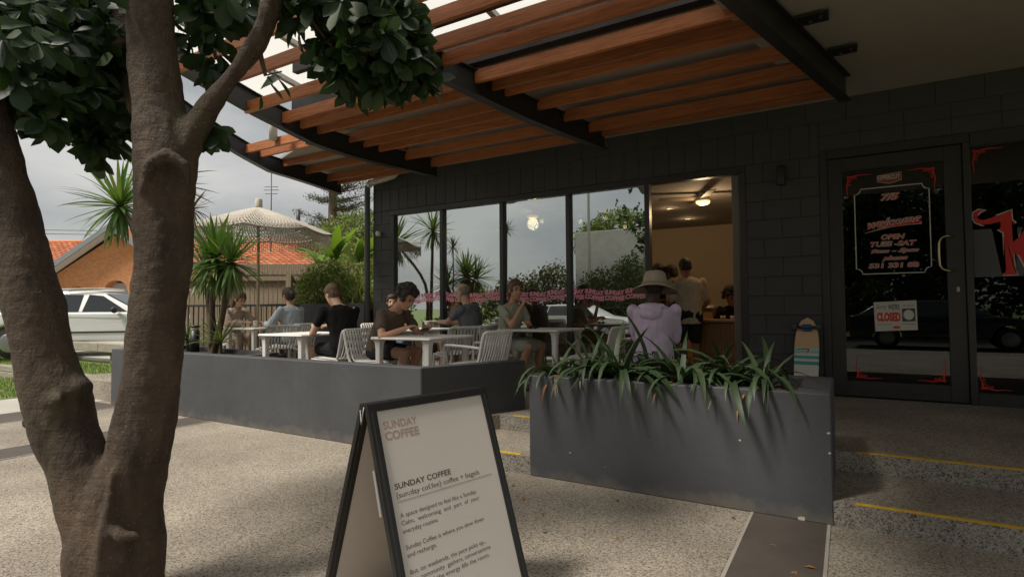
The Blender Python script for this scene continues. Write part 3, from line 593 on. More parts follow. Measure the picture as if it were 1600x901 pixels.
# ---------------------------------------------------------------- foreground tree
m_bark = mat('smooth_bark', (.075,.052,.036), .85, 0, 9, .55, 34, stretch=(1,1,.35), col2=(.155,.115,.082))
def bark2():
    m=bpy.data.materials.new('ringed_bark'); m.use_nodes=True; t=m.node_tree; b=t.nodes['Principled BSDF']; b.inputs['Roughness'].default_value=.8
    tcn=t.nodes.new('ShaderNodeTexCoord')
    def nz(scale,st,det=5):
        mp_=t.nodes.new('ShaderNodeMapping'); mp_.inputs['Scale'].default_value=st; t.links.new(tcn.outputs['Object'],mp_.inputs[0]); n=t.nodes.new('ShaderNodeTexNoise'); n.inputs['Scale'].default_value=scale; n.inputs['Detail'].default_value=det; n.inputs['Roughness'].default_value=.65; t.links.new(mp_.outputs[0],n.inputs['Vector']); return n
    a=nz(7,(1,1,.5)); r=t.nodes.new('ShaderNodeValToRGB'); e=r.color_ramp.elements; e[0].position=.3; e[0].color=(.034,.022,.014,1); e[1].position=.72; e[1].color=(.118,.080,.053,1); t.links.new(a.outputs['Fac'],r.inputs[0])
    # lichen flecks and greenish streaks
    g=nz(2.2,(1.6,1.6,.35)); rg=t.nodes.new('ShaderNodeValToRGB'); rg.color_ramp.elements[0].position=.56; rg.color_ramp.elements[0].color=(0,0,0,1); rg.color_ramp.elements[1].position=.72; rg.color_ramp.elements[1].color=(.55,.55,.55,1); t.links.new(g.outputs['Fac'],rg.inputs[0])
    mg=t.nodes.new('ShaderNodeMixRGB'); mg.inputs[2].default_value=(.085,.085,.035,1); t.links.new(rg.outputs[0],mg.inputs[0]); t.links.new(r.outputs[0],mg.inputs[1])
    sp=nz(70,(1,1,1),2); rs=t.nodes.new('ShaderNodeValToRGB'); rs.color_ramp.elements[0].position=.66; rs.color_ramp.elements[0].color=(0,0,0,1); rs.color_ramp.elements[1].position=.72; rs.color_ramp.elements[1].color=(.5,.5,.5,1); t.links.new(sp.outputs['Fac'],rs.inputs[0])
    ms=t.nodes.new('ShaderNodeMixRGB'); ms.inputs[2].default_value=(.30,.27,.22,1); t.links.new(rs.outputs[0],ms.inputs[0]); t.links.new(mg.outputs[0],ms.inputs[1])
    # fine horizontal rings
    h=nz(9,(1.2,1.2,9)); rh=t.nodes.new('ShaderNodeValToRGB'); rh.color_ramp.elements[0].position=.30; rh.color_ramp.elements[0].color=(.45,.43,.42,1); rh.color_ramp.elements[1].position=.46; rh.color_ramp.elements[1].color=(1,1,1,1); t.links.new(h.outputs['Fac'],rh.inputs[0])
    mh=t.nodes.new('ShaderNodeMixRGB'); mh.blend_type='MULTIPLY'; mh.inputs[0].default_value=.65; t.links.new(ms.outputs[0],mh.inputs[1]); t.links.new(rh.outputs[0],mh.inputs[2]); t.links.new(mh.outputs[0],b.inputs['Base Color'])
    f=nz(45,(1,1,.6),6); ad=t.nodes.new('ShaderNodeMath'); ad.operation='MULTIPLY_ADD'; ad.inputs[1].default_value=.35; t.links.new(h.outputs['Fac'],ad.inputs[0]); t.links.new(f.outputs['Fac'],ad.inputs[2])
    bp=t.nodes.new('ShaderNodeBump'); bp.inputs['Strength'].default_value=.95; bp.inputs['Distance'].default_value=.018; t.links.new(ad.outputs[0],bp.inputs['Height']); t.links.new(bp.outputs[0],b.inputs['Normal'])
    return m
m_bark2=bark2()
def remesh(me, vox, smooth=2, fac=.5):
    o=bpy.data.objects.new('tmp',me); C.objects.link(o)
    md=o.modifiers.new('r','REMESH'); md.mode='VOXEL'; md.voxel_size=vox; md.use_smooth_shade=True
    if smooth: s=o.modifiers.new('s','SMOOTH'); s.factor=fac; s.iterations=smooth
    dg=bpy.context.evaluated_depsgraph_get(); m2=bpy.data.meshes.new_from_object(o.evaluated_get(dg))
    bpy.data.objects.remove(o); bpy.data.meshes.remove(me)
    m2.polygons.foreach_set('use_smooth',[True]*len(m2.polygons)); return m2
def displace(me, amp, scale, amp2=0, scale2=1, stretch=(1,1,1)):
    n=len(me.vertices); co=np.empty(n*3); no=np.empty(n*3); me.vertices.foreach_get('co',co); me.vertex_normals.foreach_get('vector',no)
    co=co.reshape(-1,3); no=no.reshape(-1,3); d=np.zeros(n)
    for i in range(n):
        p=Vector((co[i][0]*stretch[0],co[i][1]*stretch[1],co[i][2]*stretch[2])); d[i]=noise.noise(p*scale)*amp+(noise.noise(p*scale2)*amp2 if amp2 else 0)
    co+=no*d[:,None]; me.vertices.foreach_set('co',co.ravel()); me.update(); return me
def rpath(ps, k=4):                                 # catmull-rom through points with radius
    P_=[Vector((*p[:3],)) for p in ps]; rr=[p[3] for p in ps]; out=[];ro=[]
    for i in range(len(P_)-1):
        p0=P_[max(i-1,0)];p1=P_[i];p2=P_[i+1];p3=P_[min(i+2,len(P_)-1)]
        for j in range(k):
            t_=j/k; out.append(.5*((2*p1)+(p2-p0)*t_+(2*p0-5*p1+4*p2-p3)*t_*t_+(3*p1-p0-3*p2+p3)*t_**3)); ro.append(rr[i]*(1-t_)+rr[i+1]*t_)
    out.append(P_[-1]); ro.append(rr[-1]); return out,ro
TD=2.55
def tp(px,py,r,d=TD): q=at(px,py,d); return (q.x,q.y,q.z,r*d/877.4)
tree=thing('forked_tree','forked brown tree trunk with dark glossy leaves in the left foreground','tree',(-2.88,1.31,0))
mbk=MB()
def rcone_k(m,a,b,ra,rb): m.tube([a+(b-a)*t_ for t_ in (0,.4,.75,.95,1.0)],[ra,ra*.6+rb*.4,rb*1.1,rb*.8,rb*.3],12)
A,ra=rpath([(-2.9,1.30,-.12,.24),tp(180,915,66),tp(183,850,68),tp(190,790,58),tp(212,725,46),tp(226,660,43),tp(236,600,42),tp(243,530,40),tp(254,420,40),tp(258,320,42),tp(259,250,45),tp(251,180,38),tp(239,90,34),tp(236,0,32),tp(233,-120,32,2.6),tp(225,-300,28,2.7)]); mbk.tube(A,ra,20)
A,ra=rpath([tp(170,850,50),tp(148,790,48),tp(121,720,43),tp(101,675,43),tp(88,620,45),tp(66,545,39),tp(52,480,40),tp(30,400,40),tp(12,340,41),tp(-14,250,41),tp(-45,120,40),tp(-78,0,40),tp(-118,-150,36)]); mbk.tube(A,ra,20)
A,ra=rpath([tp(270,262,30),tp(297,215,22),tp(328,165,17),tp(360,122,14),tp(390,85,16),tp(412,45,15),tp(424,0,14),tp(436,-80,12),tp(470,-200,9)]); mbk.tube(A,ra,14)
A,ra=rpath([tp(225,170,24,2.75),tp(205,120,18,2.85),tp(195,60,15,2.9),tp(180,-30,13,2.95)]); mbk.tube(A,ra,12)
# knots, burrs and bark folds
rcone_k(mbk,at(105,610,2.55),at(138,604,2.52),.10,.04); rcone_k(mbk,at(90,645,2.55),at(36,664,2.53),.10,.03)
mbk.tube([at(176,735,2.40),at(170,790,2.385),at(158,850,2.375),at(150,930,2.36)],[.010,.02,.026,.03],8); mbk.tube([at(168,815,2.39),at(190,838,2.375),at(222,836,2.39)],[.012,.03,.012],8); mbk.tube([at(222,300,2.42),at(235,255,2.40),at(262,240,2.40),at(290,258,2.42),at(300,300,2.44)],[.012,.022,.03,.026,.01],8); mbk.ell(at(88,622,2.45),(.055,.022,.035))
me=mbk.mesh('trunk',m_bark2); me=remesh(me,.013,7); displace(me,.010,7,.004,30,(1,1,.8)); me.materials.clear(); me.materials.append(m_bark2)
tk=wl('trunk',me,tree)
def wnd(o,th): o.matrix_parent_inverse=Matrix.Translation(-Vector(th.location)); return o
for (px,py,s,dd) in ((203,832,.05,2.305),(85,625,.035,2.40),(258,180,.05,2.46)):   # scars
    pass
# leaves: obovate, folded along the midrib
def leafmesh(name, mt, L=1.0, W=.46, droop=.18, fold=.12, seg=5):
    v=[];f=[]
    prof=[.10,.42,.78,1.0,.86,.05] if seg==5 else [.1,.7,1,.1]
    for i in range(seg+1):
        t_=i/seg; x=L*t_; z=-droop*t_*t_; wd=W/2*prof[i]
        v+=[(x,-wd,z+fold*wd*2),(x,0,z),(x,wd,z+fold*wd*2)]
    for i in range(seg):
        a=3*i; f+=[(a,a+1,a+4,a+3),(a+1,a+2,a+5,a+4)]
    return MB().add(v,f,True).mesh(name,mt)
m_leaf=leafmat('glossy_leaf',[(.010,.026,.008),(.018,.042,.012),(.034,.066,.018),(.014,.032,.010)],.5,.22)
LV=[leafmesh('leaf',m_leaf,1,.50,.10,.10),leafmesh('leaf',m_leaf,1,.44,.22,.16),leafmesh('leaf',m_leaf,1,.54,.02,.05)]
LVd=[(np.array([v.co[:] for v in m_.vertices]),[tuple(p.vertices) for p in m_.polygons]) for m_ in LV]
lr=random.Random(3)
leaves=[]                                            # (location, rotation matrix, size, variant)
def whorl(c, dirv, n, size):
    dirv=Vector(dirv).normalized(); q=dirv.to_track_quat('X','Z').to_matrix()
    ph=lr.uniform(0,6.28)
    for k in range(n):
        a=ph+2*PI*k/n+lr.uniform(-.25,.25); tilt=lr.uniform(.5,1.25)
        ld=(q@Vector((math.cos(tilt),math.sin(tilt)*math.cos(a),math.sin(tilt)*math.sin(a)))); ld=(ld+Vector((0,0,-.35))).normalized()
        up_=(dirv+Vector((0,0,.6))+Vector((lr.uniform(-.5,.5),lr.uniform(-.5,.5),0))).normalized(); yv=up_.cross(ld)
        if yv.length<.05: yv=Vector((0,1,0))
        yv.normalize(); zv=ld.cross(yv); m=Matrix((ld,yv,zv)).transposed()
        leaves.append((c+ld*.012,m,size*lr.uniform(.6,1.3),lr.randrange(3)))
def blob(px,py,rpx,d,rd,n,size=.115):
    c=at(px,py,d)
    for _ in range(n):
        while True:
            u=Vector((lr.uniform(-1,1),lr.uniform(-1,1),lr.uniform(-1,1)))
            if u.length<1: break
        p=at(px+u.x*rpx,py+u.y*rpx,d+u.z*rd); whorl(p,(p-c)+Vector((0,0,-.05))+Vector((lr.uniform(-.1,.1),lr.uniform(-.1,.1),lr.uniform(-.1,.1))),lr.randint(5,8),size)
# left mass
for a in ((90,60,95,2.9,.45,60),(30,70,95,2.7,.45,50),(150,140,75,3.0,.35,42),(60,150,60,2.7,.3,26),(160,205,42,2.95,.2,16),(190,60,70,3.1,.3,26),(-60,60,140,2.7,.5,40),(110,-60,140,2.9,.6,50),(185,170,40,3.0,.2,12),(40,10,110,3.3,.4,40),(150,30,100,3.4,.4,40)): blob(*a)
# right mass
for a in ((330,30,45,2.8,.25,16),(350,-40,80,2.8,.4,24),(520,20,62,2.7,.28,30),(570,55,66,2.75,.3,44),(610,75,52,2.8,.26,34),(640,105,32,2.8,.18,14),(585,110,38,2.8,.18,18),(545,85,40,2.7,.2,14),(540,-50,120,2.8,.45,50),(600,10,55,2.8,.3,22),(345,95,28,2.65,.15,5),(320,190,26,2.6,.12,4),(420,-80,130,2.9,.4,30),(240,-120,180,2.9,.5,50),(-100,-100,200,2.9,.6,50),(655,70,20,2.8,.1,5)): blob(*a)
for (px,py) in ((415,122),(405,142),(430,118)): whorl(at(px,py,2.55),(.6,.2,-.2),2,.10)
# crown above the view, which shades the court
for _ in range(110):
    a=lr.uniform(0,6.28); r=2.3*math.sqrt(lr.random()); p=Vector((-2.75+r*math.cos(a),1.1+r*math.sin(a)*.9,lr.uniform(3.3,4.7)-.25*r)); 
    if (p-Vector((0,0,CAM_H))).dot(CF)>0:
        q=p-Vector((0,0,CAM_H)); 
        if q.dot(CU)/q.dot(CF)<.56: continue
    whorl(p,(p-Vector((-2.7,1.2,3.6))),7,.12)
for _ in range(26):  # extra whorls out of view, added on the sun side to shade the trunk
    a=lr.uniform(0,6.28); r=1.1*math.sqrt(lr.random()); p=Vector((-3.35+r*math.cos(a),.05+r*math.sin(a)*.8,lr.uniform(3.0,4.1)))
    q=p-Vector((0,0,CAM_H))
    if q.dot(CF)>0 and q.dot(CU)/q.dot(CF)<.56 and q.dot(CR)/q.dot(CF)>-1.0: continue
    whorl(p,(p-Vector((-3.2,.6,3.2))),7,.12)
cpos=Vector((0,0,CAM_H))
def inview(p):
    q=p-cpos; z=q.dot(CF)
    if z<=.1: return False
    x=800+877.4*q.dot(CR)/z; y=450.5-877.4*q.dot(CU)/z
    return -20<x<1620 and -20<y<920
leaves.sort(key=lambda l:((0 if inview(l[0]) else 1),(l[0]-cpos).length-l[2]*3))
vs=[];fs=[];o0=0
crown_m=MB()
for (p,m,s,k) in leaves[300:]:
    co=LVd[k][0]@(np.array(m).T*s)+np.array(p); crown_m.add([tuple(c) for c in co],LVd[k][1],True)
crown=wb(crown_m,'crown',m_leaf,tree); tag(crown,kind='stuff'); wnd(crown,tree)
for (p,m,s,k) in leaves[:300]:
    o=link('leaf',LV[k],crown); M=m.to_4x4(); M=Matrix.Translation(p)@M@Matrix.Diagonal((s,s,s,1)); o.matrix_basis=M
# twigs that carry the leaf clusters
for (a,b,c) in (((440,-80),(500,-20),(600,60)),((440,-40),(520,40),(570,100)),((300,195),(330,185),(322,205)),((400,60),(415,118),(440,112)),((195,60),(150,90),(130,150)),((-65,0),(30,30),(90,80)),((180,-30),(120,10),(60,60)),((428,-15),(480,20),(530,90)),((600,60),(640,90),(670,100))):
    wnd(wb(MB().tube([at(*a,2.65),at(*b,2.7),at(*c,2.75)],[.016,.010,.004],6),'twig',m_bark,tree),tree)

# ---------------------------------------------------------------- sandwich board
sg=thing('sandwich_board','white A-frame sandwich board with brown lettering and black frame','sign',(-1.45,1.75,0))
T=Vector((-1.6282,1.6035,.9416)); psi=1.3486; th=.3205; thb=.3415; W=.64; LEN=.985
u=Vector((math.cos(psi),math.sin(psi),0)); nn=Vector((math.sin(psi),-math.cos(psi),0)); dn=nn*math.sin(th)-Vector((0,0,1))*math.cos(th); db=-nn*math.sin(thb)-Vector((0,0,1))*math.cos(thb)
nf=u.cross(dn); nf=-nf if nf.dot(nn)<0 else nf
nb=u.cross(db); nb=-nb if nb.dot(-nn)<0 else nb
m_panel=mat('sign_panel',(.70,.65,.60),.42,.02,2); m_frame=mat('sign_frame',(.014,.013,.014),.35,.2,12)
def frame_panel(T,u,d,n,name_p):
    def bar(u0,u1,d0,d1,nm,mt,th=.022,off=0): 
        bmk=MB().prism([(u0,d0),(u1,d0),(u1,d1),(u0,d1)],T-n*.011+n*off,u,d,n,th); return wnd(wb(bmk,nm,mt,sg),sg)
    bar(0,W,0,.030,'frame_rail',m_frame); bar(0,W,LEN-.03,LEN,'frame_rail',m_frame)
    bar(0,.038,.0302,LEN-.0302,'frame_stile',m_frame); bar(W-.032,W,.0302,LEN-.0302,'frame_stile',m_frame)
    bar(.012,.020,.0302,LEN-.0302,'frame_groove',m_alu,.024,-.0005); bar(W-.022,W-.014,.0302,LEN-.0302,'frame_groove',m_alu,.024,-.0005)
    return bar(.0382,W-.0322,.0302,LEN-.0302,name_p,m_panel,.008,.004)
pf1=frame_panel(T,u,dn,nf,'front_panel'); frame_panel(T-nn*.03,u,db,nb,'back_panel')
wnd(wb(MB().tube([T-nn*.004-u*.004+Vector((0,0,-.006)),T-nn*.016-u*.008+Vector((0,0,-.075)),T-nn*.03-u*.004+Vector((0,0,-.02))],.003,6),'hinge',m_gut,sg),sg)
wnd(wb(MB().prism([(-.004,.25),(.010,.25),(.014,.42),(0,.42)],T-u*.0015+nn*(-.012),dn.cross(u).normalized()*-1,dn,u*-1,.004),'stay_arm',m_gut,sg),sg)
m_brn=mat('sign_brown_ink',(.10,.045,.035),.6); m_lpk=mat('sign_dusty_pink',(.47,.34,.29),.6)
def sign_text(s,x0,x1,d0,d1,mt,bold=0,base=True):
    me=text_mesh(s,.1,mt,bold=bold); fit_w(me,x0,x1,-d1,-d0)
    n=len(me.vertices); a=np.empty(n*3); me.vertices.foreach_get('co',a); a=a.reshape(-1,3)
    b=np.array(T+nf*.0018)[None]+a[:,0:1]*np.array(u)[None]-a[:,1:2]*np.array(dn)[None]; me.vertices.foreach_set('co',b.ravel()); me.update()
    return wnd(wl('lettering',me,sg),sg)
sign_text('SUNDAY',.062,.226,.073,.105,m_lpk,.003); sign_text('COFFEE',.062,.226,.114,.149,m_lpk,.003)
def line(s,x0,x1,base,cap,mt=m_brn,bold=.0):
    asc=max([{'g':0,'y':0,'p':0,'{':1,'}':1,'t':.95,'i':.95}.get(c,1 if (c.isupper() or c in 'bdfhkl{}[]') else .72) for c in s]); desc=.29 if any(c in 'gypqj,{}[]' for c in s) else .02
    sign_text(s,x0,x1,base-cap*asc,base+cap*desc,mt,bold)
line('SUNDAY COFFEE',.064,.345,.335,.022,bold=.0015)
line('{sun;day cof.fee} coffee + bagels',.064,.497,.368,.021)
wnd(wb(MB().prism([(.066,.381),(.567,.381),(.567,.3822),(.066,.3822)],T+nf*.0016,u,dn,nf,.0006),'rule',m_brn,sg),sg)
for s,x1,bz in (('A space designed to feel like a Sunday.',.460,.440),('Calm,  welcoming  and  part  of  your',.468,.468),('everyday routine.',.236,.497),('Sunday Coffee is where you slow down',.468,.555),('and recharge.',.205,.583),('But, on weekends, the pace picks up...',.455,.642),('the community  gathers, conversations',.470,.669),('build, and the energy fills the room.',.457,.696),('Come for the coffee, stay for the people.',.47,.754)):
    if s.startswith('Come'): continue
    line(s,.066,x1,bz,.0165)

# ---------------------------------------------------------------- terrace furniture
def table_proto(hh, sx, sy):
    r=thing('cafe_table','x','table')
    me=MB().cbox(-sx/2,sx/2,-sy/2,sy/2,hh-.028,hh,.01).mesh('table_top',m_white); bevel_mesh(me,.004,2); link('table_top',me,r)
    for i,(a,b) in enumerate(((-1,-1),(1,-1),(1,1),(-1,1))):
        cx,cy=a*(sx/2-.07),b*(sy/2-.07)
        m=MB(); vsx=[]
        pr=[(.050,hh-.03),(.036,hh-.07),(.031,hh-.14),(.029,.35),(.027,0)]
        for w_,z in pr: vsx+=[(cx-w_,cy-w_,z),(cx+w_,cy-w_,z),(cx+w_,cy+w_,z),(cx-w_,cy+w_,z)]
        fs_=[(4*k+j,4*(k+1)+j,4*(k+1)+(j+1)%4,4*k+(j+1)%4) for k in range(len(pr)-1) for j in range(4)]+[(16,17,18,19)]
        m.add(vsx,fs_); me=m.mesh('leg',m_white); bevel_mesh(me,.006,2,50); link('leg',me,r)
    return r
def place(o,label,loc,rz=0,group=None):
    o.location=loc; o.rotation_euler=(0,0,rz); o['label']=label
    if group: o['group']=group
    return o
tb=table_proto(.73,.82,.80)
place(tb,'white square table where the man in the brown shirt holds his phone',(-4.05,4.86,Z0),0,'white cafe tables')
TABS=[('white square table where the man in black leans his arms',(-6.0,4.86,Z0)),('white square table beneath the macrame parasol',(-8.75,6.12,Z0)),('white table shared by the older man and the girl',(-5.55,6.62,Z0))]
for lb,lc in TABS: place(copy_tree(tb),lb,lc,0,'white cafe tables')
tb3=table_proto(.765,.86,.80); place(tb3,'white square table with sunglasses beside the woman in green',(-3.37,6.37,Z0),0,'white cafe tables')
def chair_proto(arms=True):
    r=thing('slatted_chair','x','chair')
    hw=.245
    for s in (-1,1):
        y=s*hw
        link('leg',MB().tube([(.235,y,0),(.23,y,.30),(.225,y,.43 if not arms else .60)],.0145,8).mesh('leg',m_white),r)
        link('leg',MB().tube([(-.26,y,0),(-.225,y,.30),(-.215,y,.45)],.0145,8).mesh('leg',m_white),r)
        P_,_=rpath([(.22,y,.432,1),(0,y,.425,1),(-.17,y,.42,1),(-.225,y,.47,1),(-.265,y,.62,1),(-.295,y,.745,1),(-.31,y*.97,.78,1)],3)
        link('side_rail',MB().tube(P_,.0155,8).mesh('side_rail',m_white),r)
        if arms:
            P_,_=rpath([(.225,y,.59,1),(.215,y,.635,1),(.17,y*1.02,.65,1),(-.05,y*1.02,.645,1),(-.265,y,.63,1)],3)
            link('armrest',MB().tube(P_,.015,8).mesh('armrest',m_white),r)
    link('front_rail',MB().tube([(.225,-hw,.43),(.225,hw,.43)],.014,8).mesh('front_rail',m_white),r)
    link('top_rail',MB().tube([(-.31,-hw*.97,.78),(-.315,-hw*.8,.79),(-.315,hw*.8,.79),(-.31,hw*.97,.78)],.0155,8).mesh('top_rail',m_white),r)
    P_,_=rpath([(.232,0,.43,1),(.2,0,.452,1),(0,0,.446,1),(-.15,0,.44,1),(-.205,0,.48,1),(-.25,0,.62,1),(-.285,0,.75,1),(-.315,0,.798,1),(-.33,0,.77,1)],2)
    rod=MB().tube(P_,.0115,6).mesh('slat',m_white)
    for k in range(10): link('slat',rod,r,(0,(k-4.5)*.0455,0))
    return r
ch=chair_proto(True); ch2=chair_proto(False)
place(ch,'white slatted armchair facing the brown-shirted man, empty',(-3.40,4.93,Z0),R(176),'white slatted chairs')
CHA=[(ch2,'white slatted chair carrying the man in black',(-5.35,4.85,Z0),R(180)),(ch2,'white slatted chair carrying the man in the brown shirt',(-4.66,4.80,Z0),R(4)),
 (ch2,'empty white slatted chair behind the left table, nearest the yucca',(-6.42,5.55,Z0),R(-100)),(ch2,'empty white chair turned toward the parasol table',(-7.55,5.6,Z0),R(160)),
 (ch2,'white slatted chair under the woman in the green dress',(-3.88,6.4,Z0),R(0)),(ch2,'white slatted chair at the right of the green-dress woman, empty',(-2.66,6.38,Z0),R(183)),
 (ch2,'white slatted chair carrying the older man in grey',(-4.48,6.5,Z0),R(180)),(ch2,'white slatted chair under the girl behind the brown-shirted man',(-6.35,6.7,Z0),R(-5)),
 (ch2,'white slatted chair carrying the mother with the baby',(-7.98,6.2,Z0),R(182)),(ch2,'white slatted chair under the person left of the parasol',(-9.5,6.1,Z0),R(2)),
(ch2,'empty white slatted chair between the older man and the green dress',(-4.42,6.0,Z0),R(150))]
used=set()
for pro,lb,lc,rz in CHA:
    if pro is ch2 and 'ch2' not in used: used.add('ch2'); o=ch2
    else: o=copy_tree(pro)
    place(o,lb,lc,rz,'white slatted chairs')
# backless stool in the same slatted style
sto=thing('slatted_stool','low white slatted stool under the person in the lavender hoodie','stool',(-1.64,5.36,Z0),R(95))
for a_,b_ in ((1,1),(1,-1),(-1,1),(-1,-1)): link('leg',MB().tube([(a_*.21,b_*.21,0),(a_*.20,b_*.20,.43)],.0145,8).mesh('leg',m_white),sto)
link('seat_frame',MB().tube([(.2,-.2,.43),(.2,.2,.43),(-.2,.2,.43),(-.2,-.2,.43),(.2,-.2,.43)],.014,8).mesh('seat_frame',m_white),sto)
for k_ in range(9): link('slat',MB().tube([(.2,(k_-4)*.045,.445),(-.2,(k_-4)*.045,.445)],.011,6).mesh('slat',m_white),sto)
# parasol with knotted macrame cover
m_mac=mat('macrame_cord',(.50,.46,.40),.9,.12,30); m_pole=mat('parasol_pole',(.42,.31,.20),.55,.15,8)
UP=at(403,480,9.9); um=thing('macrame_parasol','cream knotted macrame parasol with fringe on a timber pole','parasol',(UP.x,UP.y,Z0))
ztip=at(403,318,9.9).z-Z0
link('pole',MB().tube([(0,0,0),(0,0,ztip)],.024,12).mesh('pole',m_pole),um)
link('finial',MB().lathe([(.005,ztip-.08),(.06,ztip-.08),(.065,ztip-.03),(.06,ztip+.08),(.045,ztip+.10),(.005,ztip+.10)],16).mesh('finial',m_mac),um)
link('base',MB().lathe([(.005,0),(.24,0),(.24,.05),(.06,.09),(.03,.25),(.005,.25)],24).mesh('base',m_conc),um)
def canopy_pt(a,t_):                                  # eight sagging gores
    seg=PI/4; ph=(a%seg)/seg; sag=4*ph*(1-ph); rr=1.24*t_*(1-.045*sag*t_)
    return Vector((rr*math.cos(a),rr*math.sin(a),ztip-.06-.42*t_**1.15-.05*sag*t_*(1 if t_<.99 else 1)-.03*t_))
net=MB(); NA,NT=112,17
for s in (1,-1):
    for i in range(NA):
        pts=[canopy_pt(2*PI*(i+s*j*.5)/NA,.05+.95*j/NT) for j in range(NT+1)]
        net.tube(pts,.0115,4,False)
for j in range(2,NT+1,3): net.tube([canopy_pt(2*PI*k/96,.05+.95*j/NT)+Vector((0,0,.004)) for k in range(97)],.006,4,False)
o=link('canopy',net.mesh('canopy',m_mac),um); tag(o,kind='stuff')
edge=MB(); edge.tube([canopy_pt(2*PI*k/128,1.0) for k in range(129)],.018,6,False); link('edge_band',edge.mesh('edge_band',m_mac),um)
fr=MB()
for k in range(210):
    p=canopy_pt(2*PI*k/210,1.0); ln=random.uniform(.15,.21); fr.tube([p,p+Vector((random.uniform(-.008,.008),random.uniform(-.008,.008),-ln*.5)),p+Vector((random.uniform(-.015,.015),random.uniform(-.015,.015),-ln))],[.006,.0055,.007],4,False)
o=link('fringe',fr.mesh('fringe',m_mac),um); tag(o,kind='stuff')
for k in range(8):
    a=k*PI/4; link('rib',MB().tube([(0,0,ztip-.10),tuple(canopy_pt(a,.98)-Vector((0,0,.02)))],.009,6).mesh('rib',m_pole),um)
# cups, phone, sunglasses, bollard light
m_cup=mat('paper_cup',(.62,.55,.46),.7); m_lid=mat('cup_lid',(.7,.68,.64),.4)
def cup(label,loc,dark=False):
    r=thing('takeaway_cup',label,'cup',loc); link('cup_body',MB().lathe([(.002,0),(.029,0),(.040,.10),(.002,.10)],18).mesh('cup_body',m_cup),r); link('lid',MB().lathe([(.002,.10),(.043,.10),(.043,.108),(.037,.118),(.002,.118)],18).mesh('lid',m_lid),r); return r
cup('paper cup standing on the parasol table',(-8.68,6.0,Z0+.73)); cup('paper cup standing on the older man\'s table',(-5.34,6.5,Z0+.73))
sgl=thing('sunglasses','black folded sunglasses lying on the green-dress woman\'s table','sunglasses',(-3.45,6.30,Z0+.766))
for s in (-1,1): link('lens',MB().ell((s*.033,0,.018),(.028,.006,.02)).mesh('lens',m_black),sgl); link('temple_arm',MB().tube([(s*.06,0,.02),(s*.055,.06,.012),(-s*.03,.075,.008)],.003,6).mesh('temple_arm',m_black),sgl)
link('bridge',MB().tube([(-.012,0,.022),(.012,0,.022)],.003,6).mesh('bridge',m_black),sgl)
q=at(301,548,9.6); bl=thing('bollard_light','short black cylindrical garden light among the yuccas','garden light',(-8.15,4.66,.715))
link('lamp_post',MB().lathe([(.002,0),(.062,0),(.062,.31),(.002,.31)],20).mesh('lamp_post',m_black),bl); link('lens_ring',MB().lathe([(.002,.31),(.05,.31),(.05,.36),(.002,.36)],20).mesh('lens_ring',m_lid),bl); link('cap',MB().lathe([(.002,.36),(.066,.36),(.066,.38),(.002,.385)],20).mesh('cap',m_black),bl)

# ---------------------------------------------------------------- skateboard leaning on the wall
skb=thing('skateboard','wooden skateboard with teal stripes leaning upright by the wall','skateboard',(-.43,7.16,Z0))
m_deck=bpy.data.materials.new('printed_deck'); m_deck.use_nodes=True; t=m_deck.node_tree; b=t.nodes['Principled BSDF']; b.inputs['Roughness'].default_value=.4
tcn=t.nodes.new('ShaderNodeTexCoord'); sp=t.nodes.new('ShaderNodeSeparateXYZ'); t.links.new(tcn.outputs['Object'],sp.inputs[0]); mr=t.nodes.new('ShaderNodeMapRange'); mr.inputs[1].default_value=0; mr.inputs[2].default_value=.92; t.links.new(sp.outputs['Z'],mr.inputs[0])
r=t.nodes.new('ShaderNodeValToRGB'); r.color_ramp.interpolation='CONSTANT'; e=r.color_ramp.elements
cols=[(0,(.62,.60,.55)),(.40,(.03,.30,.27)),(.445,(.62,.60,.55)),(.475,(.05,.34,.30)),(.515,(.62,.60,.55)),(.545,(.22,.50,.44)),(.58,(.36,.58,.50)),(.62,(.62,.40,.20))]
e[0].position=0; e[0].color=(*cols[0][1],1); e[1].position=cols[1][0]; e[1].color=(*cols[1][1],1)
for p_,c_ in cols[2:]: x=e.new(p_); x.color=(*c_,1)
t.links.new(mr.outputs[0],r.inputs[0]); t.links.new(r.outputs[0],b.inputs['Base Color'])
HS=.92; pts=[]
for i in range(25):
    a=i/24; z=a*HS; wd=.128*(1-max(0,(a-.55)/.45)**2.6)**.5 if a>.55 else .128-.012*((.55-a)/.55)**2
    pts.append((wd,z))
poly=[(w_,z) for w_,z in pts]+[(-w_,z) for w_,z in reversed(pts[:-1])]
link('deck',MB().prism(poly,(0,0,0),(1,0,0),(0,0,1),(0,1,0),.012).mesh('deck',m_deck),skb)
m_truck=mat('truck_blue',(.03,.06,.14),.35,metal=.6); m_whl=mat('wheel_urethane',(.06,.08,.075),.5)
for z in (.80,.14):
    t_=link('truck',MB().cbox(-.045,.045,-.03,-.001,z-.045,z+.035,.004).tube([(-.11,-.045,z),(.11,-.045,z)],.011,8).cbox(-.06,.06,-.058,-.03,z-.016,z+.016,.004).mesh('truck',m_truck),skb)
    for s in (-1,1): link('wheel',MB().tube([(s*.10,-.045,z),(s*.105,-.045,z),(s*.145,-.045,z),(s*.15,-.045,z)],[.028,.034,.034,.028],16).mesh('wheel',m_whl),t_)
link('emblem',MB().tube([(-.105,-.0015,.545),(.0,-.0015,.555),(.02,-.0015,.55),(.022,-.0015,.535),(.005,-.0015,.50)],[.003,.007,.008,.006,.002],6).mesh('emblem',m_red),skb)
skb.rotation_euler=(R(-13),0,R(-8))
